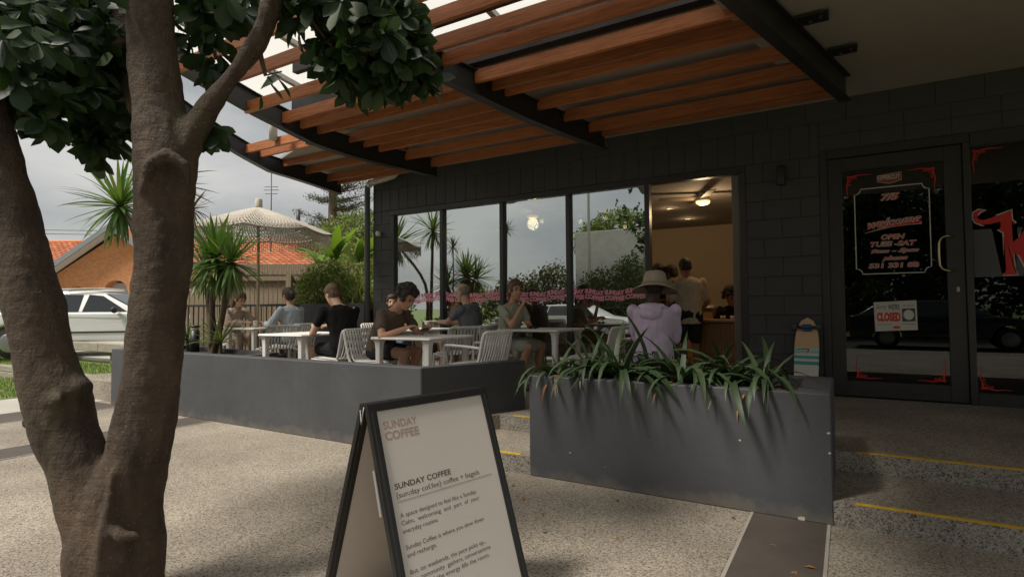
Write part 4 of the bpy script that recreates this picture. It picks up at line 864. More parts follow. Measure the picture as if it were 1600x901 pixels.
# ---------------------------------------------------------------- plants
def blade(name, mt, L, W, a0, curl, seg=6, fold=.25, tipw=.04):
    # strap leaf that leaves the crown at angle a0 above the horizontal and bends down by curl
    v=[];f=[]; x=z=0; an=a0
    for i in range(seg+1):
        t_=i/seg; wd=W/2*(min(1,.55+t_*1.8)*(1-t_**3)+tipw)
        v+=[(x,-wd,z+fold*wd),(x,0,z),(x,wd,z+fold*wd)]
        x+=L/seg*math.cos(an); z+=L/seg*math.sin(an); an-=curl/seg
    for i in range(seg): a=3*i; f+=[(a,a+1,a+4,a+3),(a+1,a+2,a+5,a+4)]
    return MB().add(v,f,True).mesh(name,mt)
m_yuc=leafmat('yucca_leaf',[(.05,.10,.025),(.085,.155,.036),(.125,.20,.055),(.06,.12,.036),(.20,.21,.075)],.42,.18)
m_cor=leafmat('cordyline_leaf',[(.09,.045,.03),(.13,.07,.035),(.10,.10,.04),(.06,.06,.03)],.45,.18)
m_str=leafmat('strap_leaf',[(.020,.042,.015),(.030,.058,.020),(.045,.074,.028),(.018,.036,.014)],.55,.10)
m_dry=leafmat('dry_leaf',[(.22,.10,.03),(.30,.16,.05),(.16,.07,.03)],.7,.1)
m_cane=mat('cane',(.30,.25,.19),.8,.25,20,.4,60)
YB=[blade('leaf',m_yuc,.62,.042,0,.25),blade('leaf',m_yuc,.62,.040,0,.7),blade('leaf',m_yuc,.62,.038,0,.05)]
CB=[blade('leaf',m_cor,.5,.04,0,.3),blade('leaf',m_cor,.5,.036,0,.8)]
pr_=random.Random(11)
def rosette(root, c, n, L, meshes, lo=-1.25, hi=1.45, parent=None):
    for k in range(n):
        az=k*2.39996+pr_.uniform(-.2,.2); t_=k/n; el=hi+(lo-hi)*(t_**.9)+pr_.uniform(-.12,.12)
        s=L/.62*(.75+.35*math.sin(PI*min(1,.25+t_*.75)))*pr_.uniform(.85,1.1)
        o=link('leaf',pr_.choice(meshes),root,c,(pr_.uniform(-.3,.3),-el,az),(s,s*pr_.uniform(.9,1.25),s))
def yucca(name,label,base,heads,meshes=YB,stem_r=.045,cat='yucca',mt=None):
    r=thing(name,label,cat,base); b=Vector(base)
    for (hp_,n,L,lo,mid) in heads:
        hp_=Vector(hp_)-b; mid=Vector(mid)-b if mid else hp_*.5
        P_,_=rpath([(0,0,-.05,1),(*(mid),1),(*hp_,1)],5)
        link('stem',MB().tube(P_,[stem_r*(1-.35*i/(len(P_)-1)) for i in range(len(P_))],8).mesh('stem',mt or m_cane),r)
        rosette(r,hp_,n,L,meshes,lo)
    return r
m_ystem=mat('yucca_trunk',(.09,.065,.045),.9,.3,14,.6,50)
q=at(188,322,8.75)
yucca('yucca','tall yucca whose spiky head hangs left of the trunk',(-8.62,4.45,.71),[(q,110,.78,-1.4,(-8.7,4.4,1.9))],mt=m_ystem)
yucca('yucca','tall green yucca mostly hidden behind the foreground trunk',(-8.42,4.55,.71),[((-8.46,4.4,3.15),80,.62,-1.3,None)],mt=m_ystem)
yucca('cordyline','reddish cordyline head on a thin pale leaning cane',(-7.75,4.78,.71),[((-7.85,4.42,2.72),46,.42,-.9,(-7.72,4.6,1.7))],CB,.022,'cordyline')
yucca('yucca','bushy yucca with drooping skirt of leaves beside the parasol',(-7.62,4.6,.71),[((-7.42,4.5,2.02),130,.68,-1.55,(-7.55,4.55,1.3)),((-7.12,4.55,1.95),80,.6,-1.5,(-7.4,4.6,1.2)),((-7.85,4.65,1.85),70,.55,-1.5,None)],mt=m_ystem,stem_r=.05)
yucca('yucca','low young yucca clump at the planter soil',(-7.45,4.62,.71),[((-7.45,4.62,.86),34,.42,-.1,None)],stem_r=.03,mt=m_ystem)
yucca('yucca','small spiky yucca next to the garden light',(-7.95,4.80,.71),[((-7.95,4.80,.85),26,.36,-.1,None)],stem_r=.03,mt=m_ystem)
yucca('yucca','little yucca tuft at the left end of the planter',(-8.4,4.7,.71),[((-8.4,4.7,.84),22,.34,-.1,None)],stem_r=.03,mt=m_ystem)
yucca('cordyline','cordyline seen only mirrored in the middle window pane',(-8.94,.3,-.02),[((-8.94,.2,3.7),46,.45,-.9,None)],CB,.03,'cordyline')
# strap-leaved clumps in the right planter
SB=[blade('leaf',m_str,.62,.05,1.15,2.6,8),blade('leaf',m_str,.66,.05,.85,2.2,8),blade('leaf',m_str,.60,.05,1.3,2.1,8),blade('leaf',m_str,.58,.040,.55,1.7,8),blade('leaf',m_str,.55,.042,1.35,.9,8)]
DB=blade('leaf',m_dry,.42,.035,.5,2.2,6)
CL=[(-2.02,4.10,20,1.0,'at the left end of the dark planter'),(-1.78,4.22,24,1.08,'second from the left end of the dark planter'),(-1.5,4.12,26,1.12,'in front of the lavender hoodie'),(-1.28,4.36,24,1.05,'behind the middle of the dark planter, tall leaf'),(-1.02,4.12,26,1.12,'right of the planter middle'),(-.72,4.25,24,1.1,'second from the right planter end'),(-.5,4.12,22,1.05,'below the skateboard'),(-1.75,4.52,16,.95,'at the back left of the dark planter'),(-.85,4.55,16,.95,'at the back right of the dark planter')]
for i,(x,y,n,s,lb) in enumerate(CL):
    r=thing('strappy_plant','dark green strappy clump '+lb,'plant',(x,y,ZT-.06),0,'strappy plants in the dark planter')
    for k in range(int(n*1.35)):
        az=k*2.39996+pr_.uniform(-.3,.3); fr_=math.sin(az)<-.2
        mshs=SB[:2] if fr_ and pr_.random()<.7 else SB
        sc_=s*pr_.uniform(.6,1.02)*(.8 if (i in (0,6) and abs(math.cos(az))>.55) else 1); link('leaf',pr_.choice(mshs),r,(pr_.uniform(-.03,.03),pr_.uniform(-.03,.03),0),(pr_.uniform(-.25,.25),pr_.uniform(-.15,.25),az),(sc_,sc_,sc_))
    for k in range(2): link('dry_leaf',DB,r,(0,0,.01),(0,pr_.uniform(-.2,.2),pr_.uniform(-2.6,-.5)),(.9,.9,.9))
    if i==3:
        o=link('leaf',SB[4],r,(-.05,-.05,0),(.1,-.1,R(165)),(1.35,1.5,1.35))
# fallen leaf litter in the planter and on the paving
for k in range(60):
    x,y,z=(pr_.uniform(-2.0,-.35),pr_.uniform(4.03,4.12),ZT-.055) if k<10 else (pr_.uniform(-3.2,.9),pr_.uniform(1.9,3.8),.004)
    if k>=10 and -3.4<x<-3.2: continue
    lf=leafmesh('fallen_leaf',m_dry,pr_.uniform(.035,.07),pr_.uniform(.014,.03),.01,.15,3)
    o=link('fallen_leaf',lf,None,(x,y,z+.004),(pr_.uniform(-.2,.2),pr_.uniform(-.2,.2),pr_.uniform(0,6)))
    tag(o,'small dry fallen leaf in the planter soil' if k<10 else 'small dry fallen leaf lying on the paving','leaf','leaf litter in the planter' if k<10 else 'fallen leaves on the paving')

def cloud(ells, n, size, seed=1, aspect=.6, shell=.55, droop=0):
    g=np.random.default_rng(seed); vols=np.array([e[3]*e[4]*e[5] for e in ells]); pk=g.choice(len(ells),n,p=vols/vols.sum())
    d=g.normal(size=(n,3)); d/=np.linalg.norm(d,axis=1)[:,None]; rr=g.uniform(shell**3,1,n)**(1/3)
    E_=np.array(ells); c=E_[pk,:3]+d*rr[:,None]*E_[pk,3:6]
    # ragged outline
    c+=g.normal(size=(n,3))*size*.5
    a=g.normal(size=(n,3))+d*.5; a[:,2]-=droop; a/=np.linalg.norm(a,axis=1)[:,None]; b=np.cross(a,g.normal(size=(n,3))); b/=np.linalg.norm(b,axis=1)[:,None]
    s=size*g.uniform(.6,1.3,n)[:,None]; nn_=np.cross(a,b)*s*.12
    v=np.stack([c-a*s*.5,c+b*s*.5*aspect+nn_,c+a*s*.5,c-b*s*.5*aspect+nn_],1).reshape(-1,3)
    f=[(4*i,4*i+1,4*i+2,4*i+3) for i in range(n)]
    m=MB(); m.v=[tuple(x) for x in v]; m.f=f; m.sm=[False]*n; return m
m_hedge=leafmat('hedge_leaf',[(.035,.06,.015),(.06,.10,.02),(.10,.14,.035),(.04,.07,.02)],.6,.2)
m_bush=leafmat('bush_leaf',[(.07,.10,.022),(.13,.175,.04),(.22,.24,.06),(.09,.125,.034)],.6,.25)
m_gr=leafmat('reed_leaf',[(.10,.17,.04),(.19,.26,.08),(.30,.32,.13),(.38,.30,.16)],.5,.25)
m_olive=leafmat('olive_leaf',[(.06,.065,.02),(.10,.095,.03),(.05,.06,.02),(.15,.12,.04)],.6,.2)
m_pine=leafmat('pine_needle',[(.03,.055,.025),(.05,.08,.03),(.08,.10,.04)],.7,.1)
def bush(name,label,cat,base,ells,n,size,mt,seed,stems=3,group=None,aspect=.6,shell=.55):
    r=thing(name,label,cat,base,0,group); o=link('crown',cloud(ells,n,size,seed,aspect,shell).mesh('crown',mt),r)
    ex=[e for e in ells]
    g=random.Random(seed)
    for k in range(stems):
        e=g.choice(ex); link('trunk',MB().tube([(e[0]*.3,e[1]*.3,-.1),(e[0]*.6,e[1]*.6,e[2]*.5),(e[0],e[1],e[2])],[.05,.035,.012],6).mesh('trunk',m_bark),r)
    return r
# planting beside the cafe corner
p=bgp(-3.72,11.2,0); bush('hedge','clipped dark green hedge left of the downpipe','hedge',(p.x,p.y,1.25),[(0,0,.45,.62,.45,.62),(.35,.1,.5,.5,.4,.58),(-.35,0,.35,.4,.4,.55)],7000,.06,m_bush,5)
p=bgp(-2.95,11.9,0); bush('hedge','pale sunlit hedge behind the reed grass','hedge',(p.x,p.y,1.25),[(0,0,.65,.55,.4,.5),(.35,.1,.6,.5,.4,.5)],5000,.07,m_bush,6)
RB=[blade('leaf',m_gr,.8,.03,1.3,1.2,6),blade('leaf',m_gr,.8,.026,1.1,1.9,6),blade('leaf',m_gr,.8,.03,1.45,.6,6)]
for i,(dx,dd,n,s,lb) in enumerate(((-2.95,10.7,44,1.0,'nearest the cafe downpipe'),(-3.3,10.9,34,.9,'between hedge and downpipe'),(-2.72,10.95,34,1.15,'tucked behind the downpipe'),(-3.05,11.2,30,1.25,'tallest, with buff seed leaves'))):
    p=bgp(dx,dd,1.28); r=thing('reed_grass','arching reed grass clump '+lb,'plant',p,0,'reed grass by the garden bed')
    for k in range(n):
        az=k*2.39996; sc_=s*pr_.uniform(.7,1.15); link('leaf',pr_.choice(RB),r,(pr_.uniform(-.12,.12),pr_.uniform(-.12,.12),0),(pr_.uniform(-.2,.2),pr_.uniform(-.2,.2),az),(sc_,sc_,sc_))
m_ban=leafmat('banana_leaf',[(.13,.20,.03),(.20,.28,.04),(.10,.16,.03)],.4,.35)
BB=[blade('leaf',m_ban,1.0,.26,1.35,.7,7,.3),blade('leaf',m_ban,1.0,.24,1.15,1.2,7,.3)]
for i,(px,py,d_,n,s,lb) in enumerate(((522,408,13.2,9,.95,'bright green broad-leaved plant upright over the hedge'),(500,412,13.6,8,.8,'darker broad-leaved plant spreading left over the hedge'),(560,420,13.4,7,.8,'yellow green broad-leaved plant behind the reeds'),(578,400,13.8,6,.7,'broad-leaved plant partly behind the downpipe'))):
    p=at(px,py,d_); r=thing('broadleaf_plant',lb,'plant',(p.x,p.y,p.z-.5))
    link('stem',MB().tube([(0,0,-1.2),(0,0,.5)],[.06,.04],8).mesh('stem',m_bush),r)
    for k in range(n): sc_=s*pr_.uniform(.8,1.15); link('leaf',BB[1 if i==1 else pr_.randrange(2)],r,(0,0,.45),(0,pr_.uniform(-.15,.3) if i!=1 else pr_.uniform(.2,.6),k*2.4),(sc_,sc_,sc_))
p=bgp(-5.4,19,0); bush('garden_tree','yellow green bushy tree right of the pine','tree',(p.x,p.y,0),[(0,0,3.4,1.4,1.2,1.2),(1.0,.3,3.0,1.1,1,1.1),(-.6,0,2.5,1.2,1,1.0),(.4,0,4.0,.9,.8,.7)],9000,.11,m_bush,8)
# pine with tiered open branches
pp=bgp(-9.6,30,0); pn=thing('norfolk_pine','tall open pine with tiered branches behind the cafe corner','tree',(pp.x,pp.y,0))
link('trunk',MB().tube([(0,0,0),(0,0,6),(.1,0,12),(.1,0,16)],[.30,.24,.14,.03],10).mesh('trunk',m_bark),pn)
nm=MB(); g=random.Random(4); ells=[]
for i in range(26):
    z=3.2+i*.48; L_=3.3*(1-.045*i)
    for k in range(6):
        a=g.uniform(0,6.28); Lk=L_*g.uniform(.7,1.1); pts=[(0.05,0,z)]+[(t_*Lk*math.cos(a),t_*Lk*math.sin(a),z+.15*t_*Lk+.10*t_*t_*Lk) for t_ in (.35,.7,1.0)]
        nm.tube(pts,[.05,.035,.022,.01],5)
        for t_ in (.3,.45,.6,.75,.88,1.0):
            ells.append((t_*Lk*math.cos(a)+g.uniform(-.15,.15),t_*Lk*math.sin(a)+g.uniform(-.15,.15),z+.15*t_*Lk+.1*t_*t_*Lk+.05,.30,.30,.15))
tag(link('branches',nm.mesh('branches',m_bark),pn),kind='stuff')
link('crown',cloud(ells,36000,.13,21,.28,.1).mesh('crown',m_pine),pn)

# ---------------------------------------------------------------- paling fence, railing
m_pal=mat('weathered_paling',(.17,.13,.085),.85,0,9,.4,60,stretch=(6,6,.5),col2=(.30,.24,.165))
fc=thing('paling_fence','weathered timber paling fence behind the terrace','fence',bgp(-5.5,12.6,.3),BYAW)
fx=-2.4; k=0
palm=[MB().cbox(-.048,.048,-.009,.009,0,1.72+dz,.003).mesh('paling',m_pal) for dz in (0,.015,-.02,.008)]
while fx<3.6: link('paling',palm[k%4],fc,(fx,random.uniform(-.004,.004),0),(0,random.uniform(-.006,.006),0)); fx+=.104; k+=1
capm=[MB().cbox(-.05,.05,-.008,.008,0,.24,.003).mesh('top_paling',m_pal)]
fx=-2.4
while fx<3.6: link('top_paling',capm[0],fc,(fx,-.03,1.80+random.uniform(-.006,.006))); fx+=.108
for z in (.35,1.66): link('rail',MB().cbox(-2.45,3.65,-.075,-.012,z,z+.09,.004).mesh('rail',m_pal),fc)
for x in (-2.3,-.85,.55,1.95,3.4): link('post',MB().cbox(x-.06,x+.06,-.17,-.077,0,1.78,.006).mesh('post',m_pal),fc)
rlg=thing('black_railing','low black metal railing behind the parasol table','railing',bgp(-5.5,11.0,Z0),BYAW)
for z in (.14,1.10): link('rail',MB().cbox(-1.6,1.35,-.02,.02,z,z+.045,.003).mesh('rail',m_alu),rlg)
for k in range(29): link('picket',MB().cbox(-.009,.009,-.009,.009,.185,1.10,.002).mesh('picket',m_black) if k==0 else bpy.data.meshes['picket'],rlg,(-1.55+k*.102,0,0))
for x in (-1.6,-.1,1.35): link('post',MB().cbox(x-.025,x+.025,-.025,.025,0,1.16,.003).mesh('post',m_alu),rlg)

# ---------------------------------------------------------------- lawn, sleeper edging, timber barrier
struct('lawn', MB().box(-30,-10.9,-2.5,4.45,-.2,.012), m_grass)
struct('upper_lawn', MB().box(-32,-9.75,4.55,5.9,-.2,.235), m_grass)
struct('driveway', MB().box(-34,-10.6,5.9,16,-.2,.30), m_conc)
m_slp=mat('grey_sleeper',(.23,.20,.165),.9,0,8,.6,40,stretch=(.7,6,6),col2=(.36,.32,.27))
se=thing('sleeper_edging','low grey timber sleeper retaining edge along the lawn','edging',(-14,4.5,0))
x=-24.0
while x<-9.9:
    for z0_,z1_ in ((0,.125),(.13,.25)): wnd(wb(MB().cbox(x+.008,x+2.3,4.45,4.55+random.uniform(-.01,.01),z0_,z1_,.012),'sleeper',m_slp,se),se)
    x+=2.31
ba=thing('timber_barrier','low weathered timber post and rail barrier before the cars','barrier',(-14,5.6,.235))
x=-26.0
while x<-10.2:
    wnd(wb(MB().cbox(x+.01,min(x+3.2,-10.6),5.55,5.68,.48,.66,.012),'rail',m_slp,ba),ba); wnd(wb(MB().cbox(x+.2,x+.34,5.69,5.83,.0,.62,.01),'post',m_slp,ba),ba); x+=3.2
# grass blades on the visible lawn
gb=MB(); g=np.random.default_rng(5); N=9000
gx=g.uniform(-16,-10.95,N); gy=np.where(g.random(N)<.6,g.uniform(2.6,4.42,N),g.uniform(4.6,5.5,N)); gz=np.where(gy>4.5,.235,.012); gx=np.where(gy>4.5,g.uniform(-18,-9.8,N),gx)
for i in range(N):
    a=g.uniform(0,6.28); hh=g.uniform(.03,.075); dx,dy=.006*math.cos(a),.006*math.sin(a); lx,ly=g.uniform(-.02,.02),g.uniform(-.02,.02)
    gb.add([(gx[i]-dx,gy[i]-dy,gz[i]),(gx[i]+dx,gy[i]+dy,gz[i]),(gx[i]+lx,gy[i]+ly,gz[i]+hh)],[(0,1,2)])
m_gbl=leafmat('grass_blade',[(.09,.15,.03),(.14,.20,.05),(.20,.24,.07)],.7,.2)
tag(gb.build('grass',m_gbl),'short green lawn grass at the left behind the trunk','grass',kind='stuff')
tuft=thing('weed_tuft','weedy green tuft at the sleeper end by the planter','plant',(-9.75,4.32,0))
for k in range(26): sc_=pr_.uniform(.25,.5); link('leaf',pr_.choice(RB),tuft,(pr_.uniform(-.1,.1),pr_.uniform(-.1,.1),0),(0,0,k*2.4),(sc_,sc_,sc_))

# ---------------------------------------------------------------- vehicles
m_cw=mat('white_car_paint',(.82,.82,.81),.28,.0,coat=.6); m_tyre=mat('tyre',(.02,.02,.02),.85); m_rim=mat('rim',(.35,.35,.36),.35,metal=.8)
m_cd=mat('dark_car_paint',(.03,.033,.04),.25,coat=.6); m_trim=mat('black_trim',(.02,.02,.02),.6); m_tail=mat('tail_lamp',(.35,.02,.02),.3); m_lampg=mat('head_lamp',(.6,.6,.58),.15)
def loft_car(prof, half, name, mt, parent, tumble=None):
    # prof: list of (x, z) side outline; half(x,z)-> half width
    n=len(prof); m=MB(); v=[(x,half(x,z),z) for x,z in prof]+[(x,-half(x,z),z) for x,z in prof]
    bm=bmesh.new(); vs=[bm.verts.new(c) for c in v]; a=bm.faces.new(vs[:n]); b_=bm.faces.new(list(reversed(vs[n:])))
    for i in range(n): bm.faces.new((vs[i],vs[n+i],vs[n+(i+1)%n],vs[(i+1)%n]))
    bmesh.ops.recalc_face_normals(bm,faces=bm.faces); me=bpy.data.meshes.new(name); bm.to_mesh(me); bm.free(); me.materials.append(mt)
    bevel_mesh(me,.05,3,25); return link(name,me,parent)
def car(label,loc,rz,paint,ute=True,group='parked vehicles'):
    r=thing('parked_ute' if ute else 'parked_car',label,'ute' if ute else 'car',loc,rz,group)
    def arch(cx,x0): return [(cx+.40*math.cos(R(a)),.33+.40*math.sin(R(a))) for a in range(0,181,20)]
    low=[(-2.4,.35)]+[(x,max(z,.3)) for x,z in reversed(arch(-1.42,0))]+[(x,max(z,.3)) for x,z in reversed(arch(1.45,0))]+[(2.35,.32),(2.45,.55),(2.40,.74),(2.2,.86),(1.15,.98),(-2.38,1.0),(-2.44,.7)]
    loft_car(low,lambda x,z:.86-.10*max(0,(abs(x)-1.9)/.55)**2,'body',paint,r)
    gh=[(1.12,.97),(.30,1.42),(.05,1.455),(-.55,1.455),(-.72,1.43),(-1.0,.97)] if ute else [(1.2,.97),(.35,1.42),(.0,1.46),(-1.3,1.44),(-1.7,1.35),(-2.25,.98)]
    loft_car(gh,lambda x,z:.82-.28*max(0,z-.97)/.5*.8,'cabin',paint,r)
    hwz=lambda z:.82-.224*max(0,z-.97)/.5+.004
    if ute: wins=[[(.86,1.0),(.30,1.36),(.02,1.39),(-.05,1.0)],[(-.12,1.0),(-.09,1.39),(-.50,1.385),(-.78,1.0)]]
    else: wins=[[(.92,1.0),(.34,1.36),(-.1,1.39),(-.15,1.0)],[(-.22,1.0),(-.18,1.39),(-1.1,1.38),(-1.2,1.0)],[(-1.27,1.0),(-1.17,1.38),(-1.55,1.33),(-1.85,1.05)]]
    for s in (-1,1):
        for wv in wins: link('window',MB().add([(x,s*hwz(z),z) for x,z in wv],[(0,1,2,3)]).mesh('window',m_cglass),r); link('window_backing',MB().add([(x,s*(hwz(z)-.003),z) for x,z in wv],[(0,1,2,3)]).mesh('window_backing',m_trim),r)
        link('side_moulding',MB().cbox(-1.0,1.0,s*.868-.008,s*.868+.008,.53,.565,.003).mesh('side_moulding',m_trim),r)
        link('door_handle',MB().cbox(-.68,-.52,s*.868-.012,s*.868+.012,.84,.87,.004).mesh('door_handle',paint),r)
        link('mirror',MB().ell((.66,s*.96,1.04),(.06,.11,.075)).mesh('mirror',m_trim),r)
        link('headlight',MB().ell((2.28,s*.62,.70),(.14,.19,.09)).mesh('headlight',m_lampg),r); link('tail_light',MB().cbox(-2.46,-2.40,s*.7-.12,s*.7+.12,.6,.9,.01).mesh('tail_light',m_tail),r)
        for cx in (-1.42,1.45):
            wh=link('wheel',MB().tube([(cx,s*.62,.33),(cx,s*.64,.33),(cx,s*.82,.33),(cx,s*.84,.33)],[.30,.33,.33,.30],28).mesh('wheel',m_tyre),r)
            link('rim',MB().tube([(cx,s*.838,.33),(cx,s*.846,.33)],[.215,.19],20).mesh('rim',m_rim),wh)
    ws=[(1.08,1.0),(.33,1.405)]
    link('windscreen',MB().add([(1.075,-.74,1.0),(1.075,.74,1.0),(.335,.60,1.41),(.335,-.60,1.41)],[(0,1,2,3)]).mesh('windscreen',m_cglass),r).location=(.012,0,.012)
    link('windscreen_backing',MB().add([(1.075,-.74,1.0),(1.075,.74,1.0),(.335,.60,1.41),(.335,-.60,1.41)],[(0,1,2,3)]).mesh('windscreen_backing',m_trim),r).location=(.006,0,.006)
    if ute:
        rk=link('ladder_rack',MB().tube([(-1.15,-.78,1.0),(-1.12,-.76,1.45),(-1.05,-.72,1.52),(-1.05,.72,1.52),(-1.12,.76,1.45),(-1.15,.78,1.0)],.025,8).tube([(-2.3,-.76,1.0),(-1.75,-.74,1.46),(.2,-.62,1.53)],.022,8).tube([(-2.3,.76,1.0),(-1.75,.74,1.46),(.2,.62,1.53)],.022,8).tube([(.2,-.62,1.53),(.2,.62,1.53)],.022,8).mesh('ladder_rack',m_white),r)
        for z in (1.1,1.2,1.3,1.4): link('mesh_bar',MB().tube([(-1.14,-.75,z),(-1.14,.75,z)],.008,6).mesh('mesh_bar',m_white),rk)
        for y in (-.6,-.45,-.3,-.15,0,.15,.3,.45,.6): link('mesh_bar',MB().tube([(-1.14,y,1.0),(-1.14,y,1.5)],.008,6).mesh('mesh_bar',m_white),rk)
        sp_=link('spare_wheel',MB().tube([(-1.45,-.1,1.18),(-1.42,-.1,1.18),(-1.25,-.1,1.18),(-1.22,-.1,1.18)],[.28,.33,.33,.28],24).mesh('spare_wheel',m_tyre),r)
    return r
cp=at(160,487,13.4); car('white ute with ladder rack parked beyond the lawn',(cp.x,cp.y,.30),R(43),m_cw)
cp=at(-75,487,15.5); car('white ute at the left edge, mostly behind the trunk',(cp.x,cp.y,.30),R(58),m_cw)
car('dark hatchback mirrored in the shop window, parked by the road',(2.5,-6.6,-.02),R(4),m_cd,False); car('white hatchback mirrored low in the cafe window, parked by the road',(-9.6,-6.8,-.02),R(2),m_cw,False)

# ---------------------------------------------------------------- brick house with tiled roof
m_brick=bpy.data.materials.new('orange_brick'); m_brick.use_nodes=True; t=m_brick.node_tree; b=t.nodes['Principled BSDF']; b.inputs['Roughness'].default_value=.85
tcn=t.nodes.new('ShaderNodeTexCoord'); mpn=t.nodes.new('ShaderNodeMapping'); mpn.inputs['Rotation'].default_value=(R(90),0,0); bt=t.nodes.new('ShaderNodeTexBrick'); bt.inputs['Color1'].default_value=(.50,.18,.06,1); bt.inputs['Color2'].default_value=(.60,.26,.09,1); bt.inputs['Mortar'].default_value=(.40,.30,.22,1); bt.inputs['Scale'].default_value=4.2; bt.inputs['Mortar Size'].default_value=.016
t.links.new(tcn.outputs['Object'],mpn.inputs[0]); t.links.new(mpn.outputs[0],bt.inputs['Vector']); t.links.new(bt.outputs['Color'],b.inputs['Base Color'])
m_rt=leafmat('terracotta_tile',[(.46,.16,.08),(.55,.22,.11),(.40,.13,.07),(.60,.27,.15)],.8,0)
m_eave=mat('eave_paint',(.55,.53,.49),.7); m_gutd=mat('dark_gutter',(.06,.055,.05),.5)
hs_=thing('brick_house','orange brick house with terracotta tiled roof beyond the cars','house',bgp(-18.4,26,.3),BYAW)
def tiles(p0,u_,v_,nu,nv,wu,wv,name='roof_tiles'):
    m=MB(); u_=Vector(u_).normalized(); v_=Vector(v_).normalized(); n_=u_.cross(v_); p0=Vector(p0)
    for j in range(nv):
        for i in range(nu):
            o_=p0+u_*(i*wu)+v_*(j*wv); vs=[]
            for a,hh in ((0,.0),(.25,.045),(.5,.05),(.75,.01),(1.0,.0)): vs+=[o_+u_*(a*wu)+n_*(hh+.045)-v_*.03,o_+u_*(a*wu)+n_*(hh*.8+.0)+v_*wv]
            f_=[(2*k,2*k+2,2*k+3,2*k+1) for k in range(4)]; b0=len(vs); vs+=[o_-v_*.03,o_+u_*wu-v_*.03]; f_.append((0,b0,b0+1,8,6,4,2)); m.add(vs,f_)
    o=link(name,m.mesh(name,m_rt),hs_); tag(o,kind='stuff'); return o
# main long roof, slope facing the terrace
EZ,RZ,DEP=2.75,4.75,4.6
link('wall',MB().box(-9,14.5,.6,.8,0,EZ+.2).mesh('wall',m_brick),hs_)
sl_=math.hypot(DEP,RZ-EZ)
tiles((-9.3,0,EZ),(1,0,0),(0,DEP,RZ-EZ),80,int(sl_/.33)+1,.30,.33)
link('roof_deck',MB().add([(-9.3,0,EZ-.02),(14.7,0,EZ-.02),(14.7,DEP,RZ-.02),(-9.3,DEP,RZ-.02),(14.7,2*DEP,EZ),(-9.3,2*DEP,EZ)],[(0,1,2,3),(3,2,4,5)]).mesh('roof_deck',m_rt),hs_)
link('ridge_cap',MB().tube([(-9.3,DEP,RZ+.05),(14.7,DEP,RZ+.05)],.11,8).mesh('ridge_cap',m_rt),hs_)
link('gutter',MB().cbox(-9.3,14.7,-.14,0,EZ-.16,EZ+.02,.01).mesh('gutter',m_gutd),hs_); link('soffit',MB().box(-9.3,14.7,0,.6,EZ-.14,EZ-.1).mesh('soffit',m_eave),hs_)
link('gable_end',MB().add([(14.5,.6,EZ),(14.5,2*DEP-.6,EZ),(14.5,DEP,RZ-.1)],[(0,1,2)]).mesh('gable_end',m_brick),hs_)
# projecting gable with arched openings
GX0,GX1,GY,GE,GP=-1.2,5.6,-3.0,2.25,4.5; gc=(GX0+GX1)/2
def wallpoly(): 
    # front wall with two arched recesses
    bm=bmesh.new(); outer=[(GX0+.5,0),(GX1-.5,0),(GX1-.5,GE),(gc,GP-.35),(GX0+.5,GE)]
    return outer
arches=[(.75,.48,1.55),(2.35,.52,1.75),(4.05,.48,1.55)]
m=MB(); xs=[GX0+.5]+[v for a in arches for v in (GX0+.5+a[0],GX0+.5+a[0]+2*a[1])]+[GX1-.5]
def gz_(x): return GE+(GP-.35-GE)*(1-abs(x-gc)/(gc-GX0-.5))
def col(x0,x1,zb0,zb1): m.add([(x0,GY,zb0),(x1,GY,zb1),(x1,GY,gz_(x1)),(x0,GY,gz_(x0))],[(0,1,2,3)])
px_=GX0+.5
for (ax,ar,az) in arches:
    a0=GX0+.5+ax; a1=a0+2*ar
    for q0,q1 in ((px_,a0),): 
        if q0<gc<q1: col(q0,gc,0,0); col(gc,q1,0,0)
        else: col(q0,q1,0,0)
    c_=(a0+a1)/2; N_=10; brk=sorted(set([a0+(a1-a0)*k/N_ for k in range(N_+1)]+([gc] if a0<gc<a1 else [])))
    zz=lambda x: az+math.sqrt(max(0,ar*ar-(x-c_)**2))
    for k in range(len(brk)-1): col(brk[k],brk[k+1],zz(brk[k]),zz(brk[k+1]))
    pts=[(a0,0)]+[(x,zz(x)) for x in brk]+[(a1,0)]
    for k in range(len(pts)-1): m.add([(pts[k][0],GY,pts[k][1]),(pts[k+1][0],GY,pts[k+1][1]),(pts[k+1][0],GY+.45,pts[k+1][1]),(pts[k][0],GY+.45,pts[k][1])],[(0,1,2,3)])
    px_=a1
col(px_,GX1-.5,0,0)
m.add([(GX0+.5,GY,0),(GX0+.5,.6,0),(GX0+.5,.6,GE),(GX0+.5,GY,GE)],[(0,1,2,3)]); m.add([(GX1-.5,GY,0),(GX1-.5,.6,0),(GX1-.5,.6,GE),(GX1-.5,GY,GE)],[(3,2,1,0)])
link('gable_wall',m.mesh('gable_wall',m_brick),hs_)
m_shade=mat('roller_blind',(.45,.44,.42),.8,.1,3); m_hg=mat('house_window',(.04,.05,.055),.15)
for (ax,ar,az) in arches:
    a0=GX0+.5+ax; wn=link('window',MB().box(a0,a0+2*ar,GY+.42,GY+.46,0,az+ar).mesh('window',m_hg),hs_)
    link('blind',MB().box(a0+.04,a0+2*ar-.04,GY+.39,GY+.41,.7,az+ar-.1).mesh('blind',m_shade),wn)
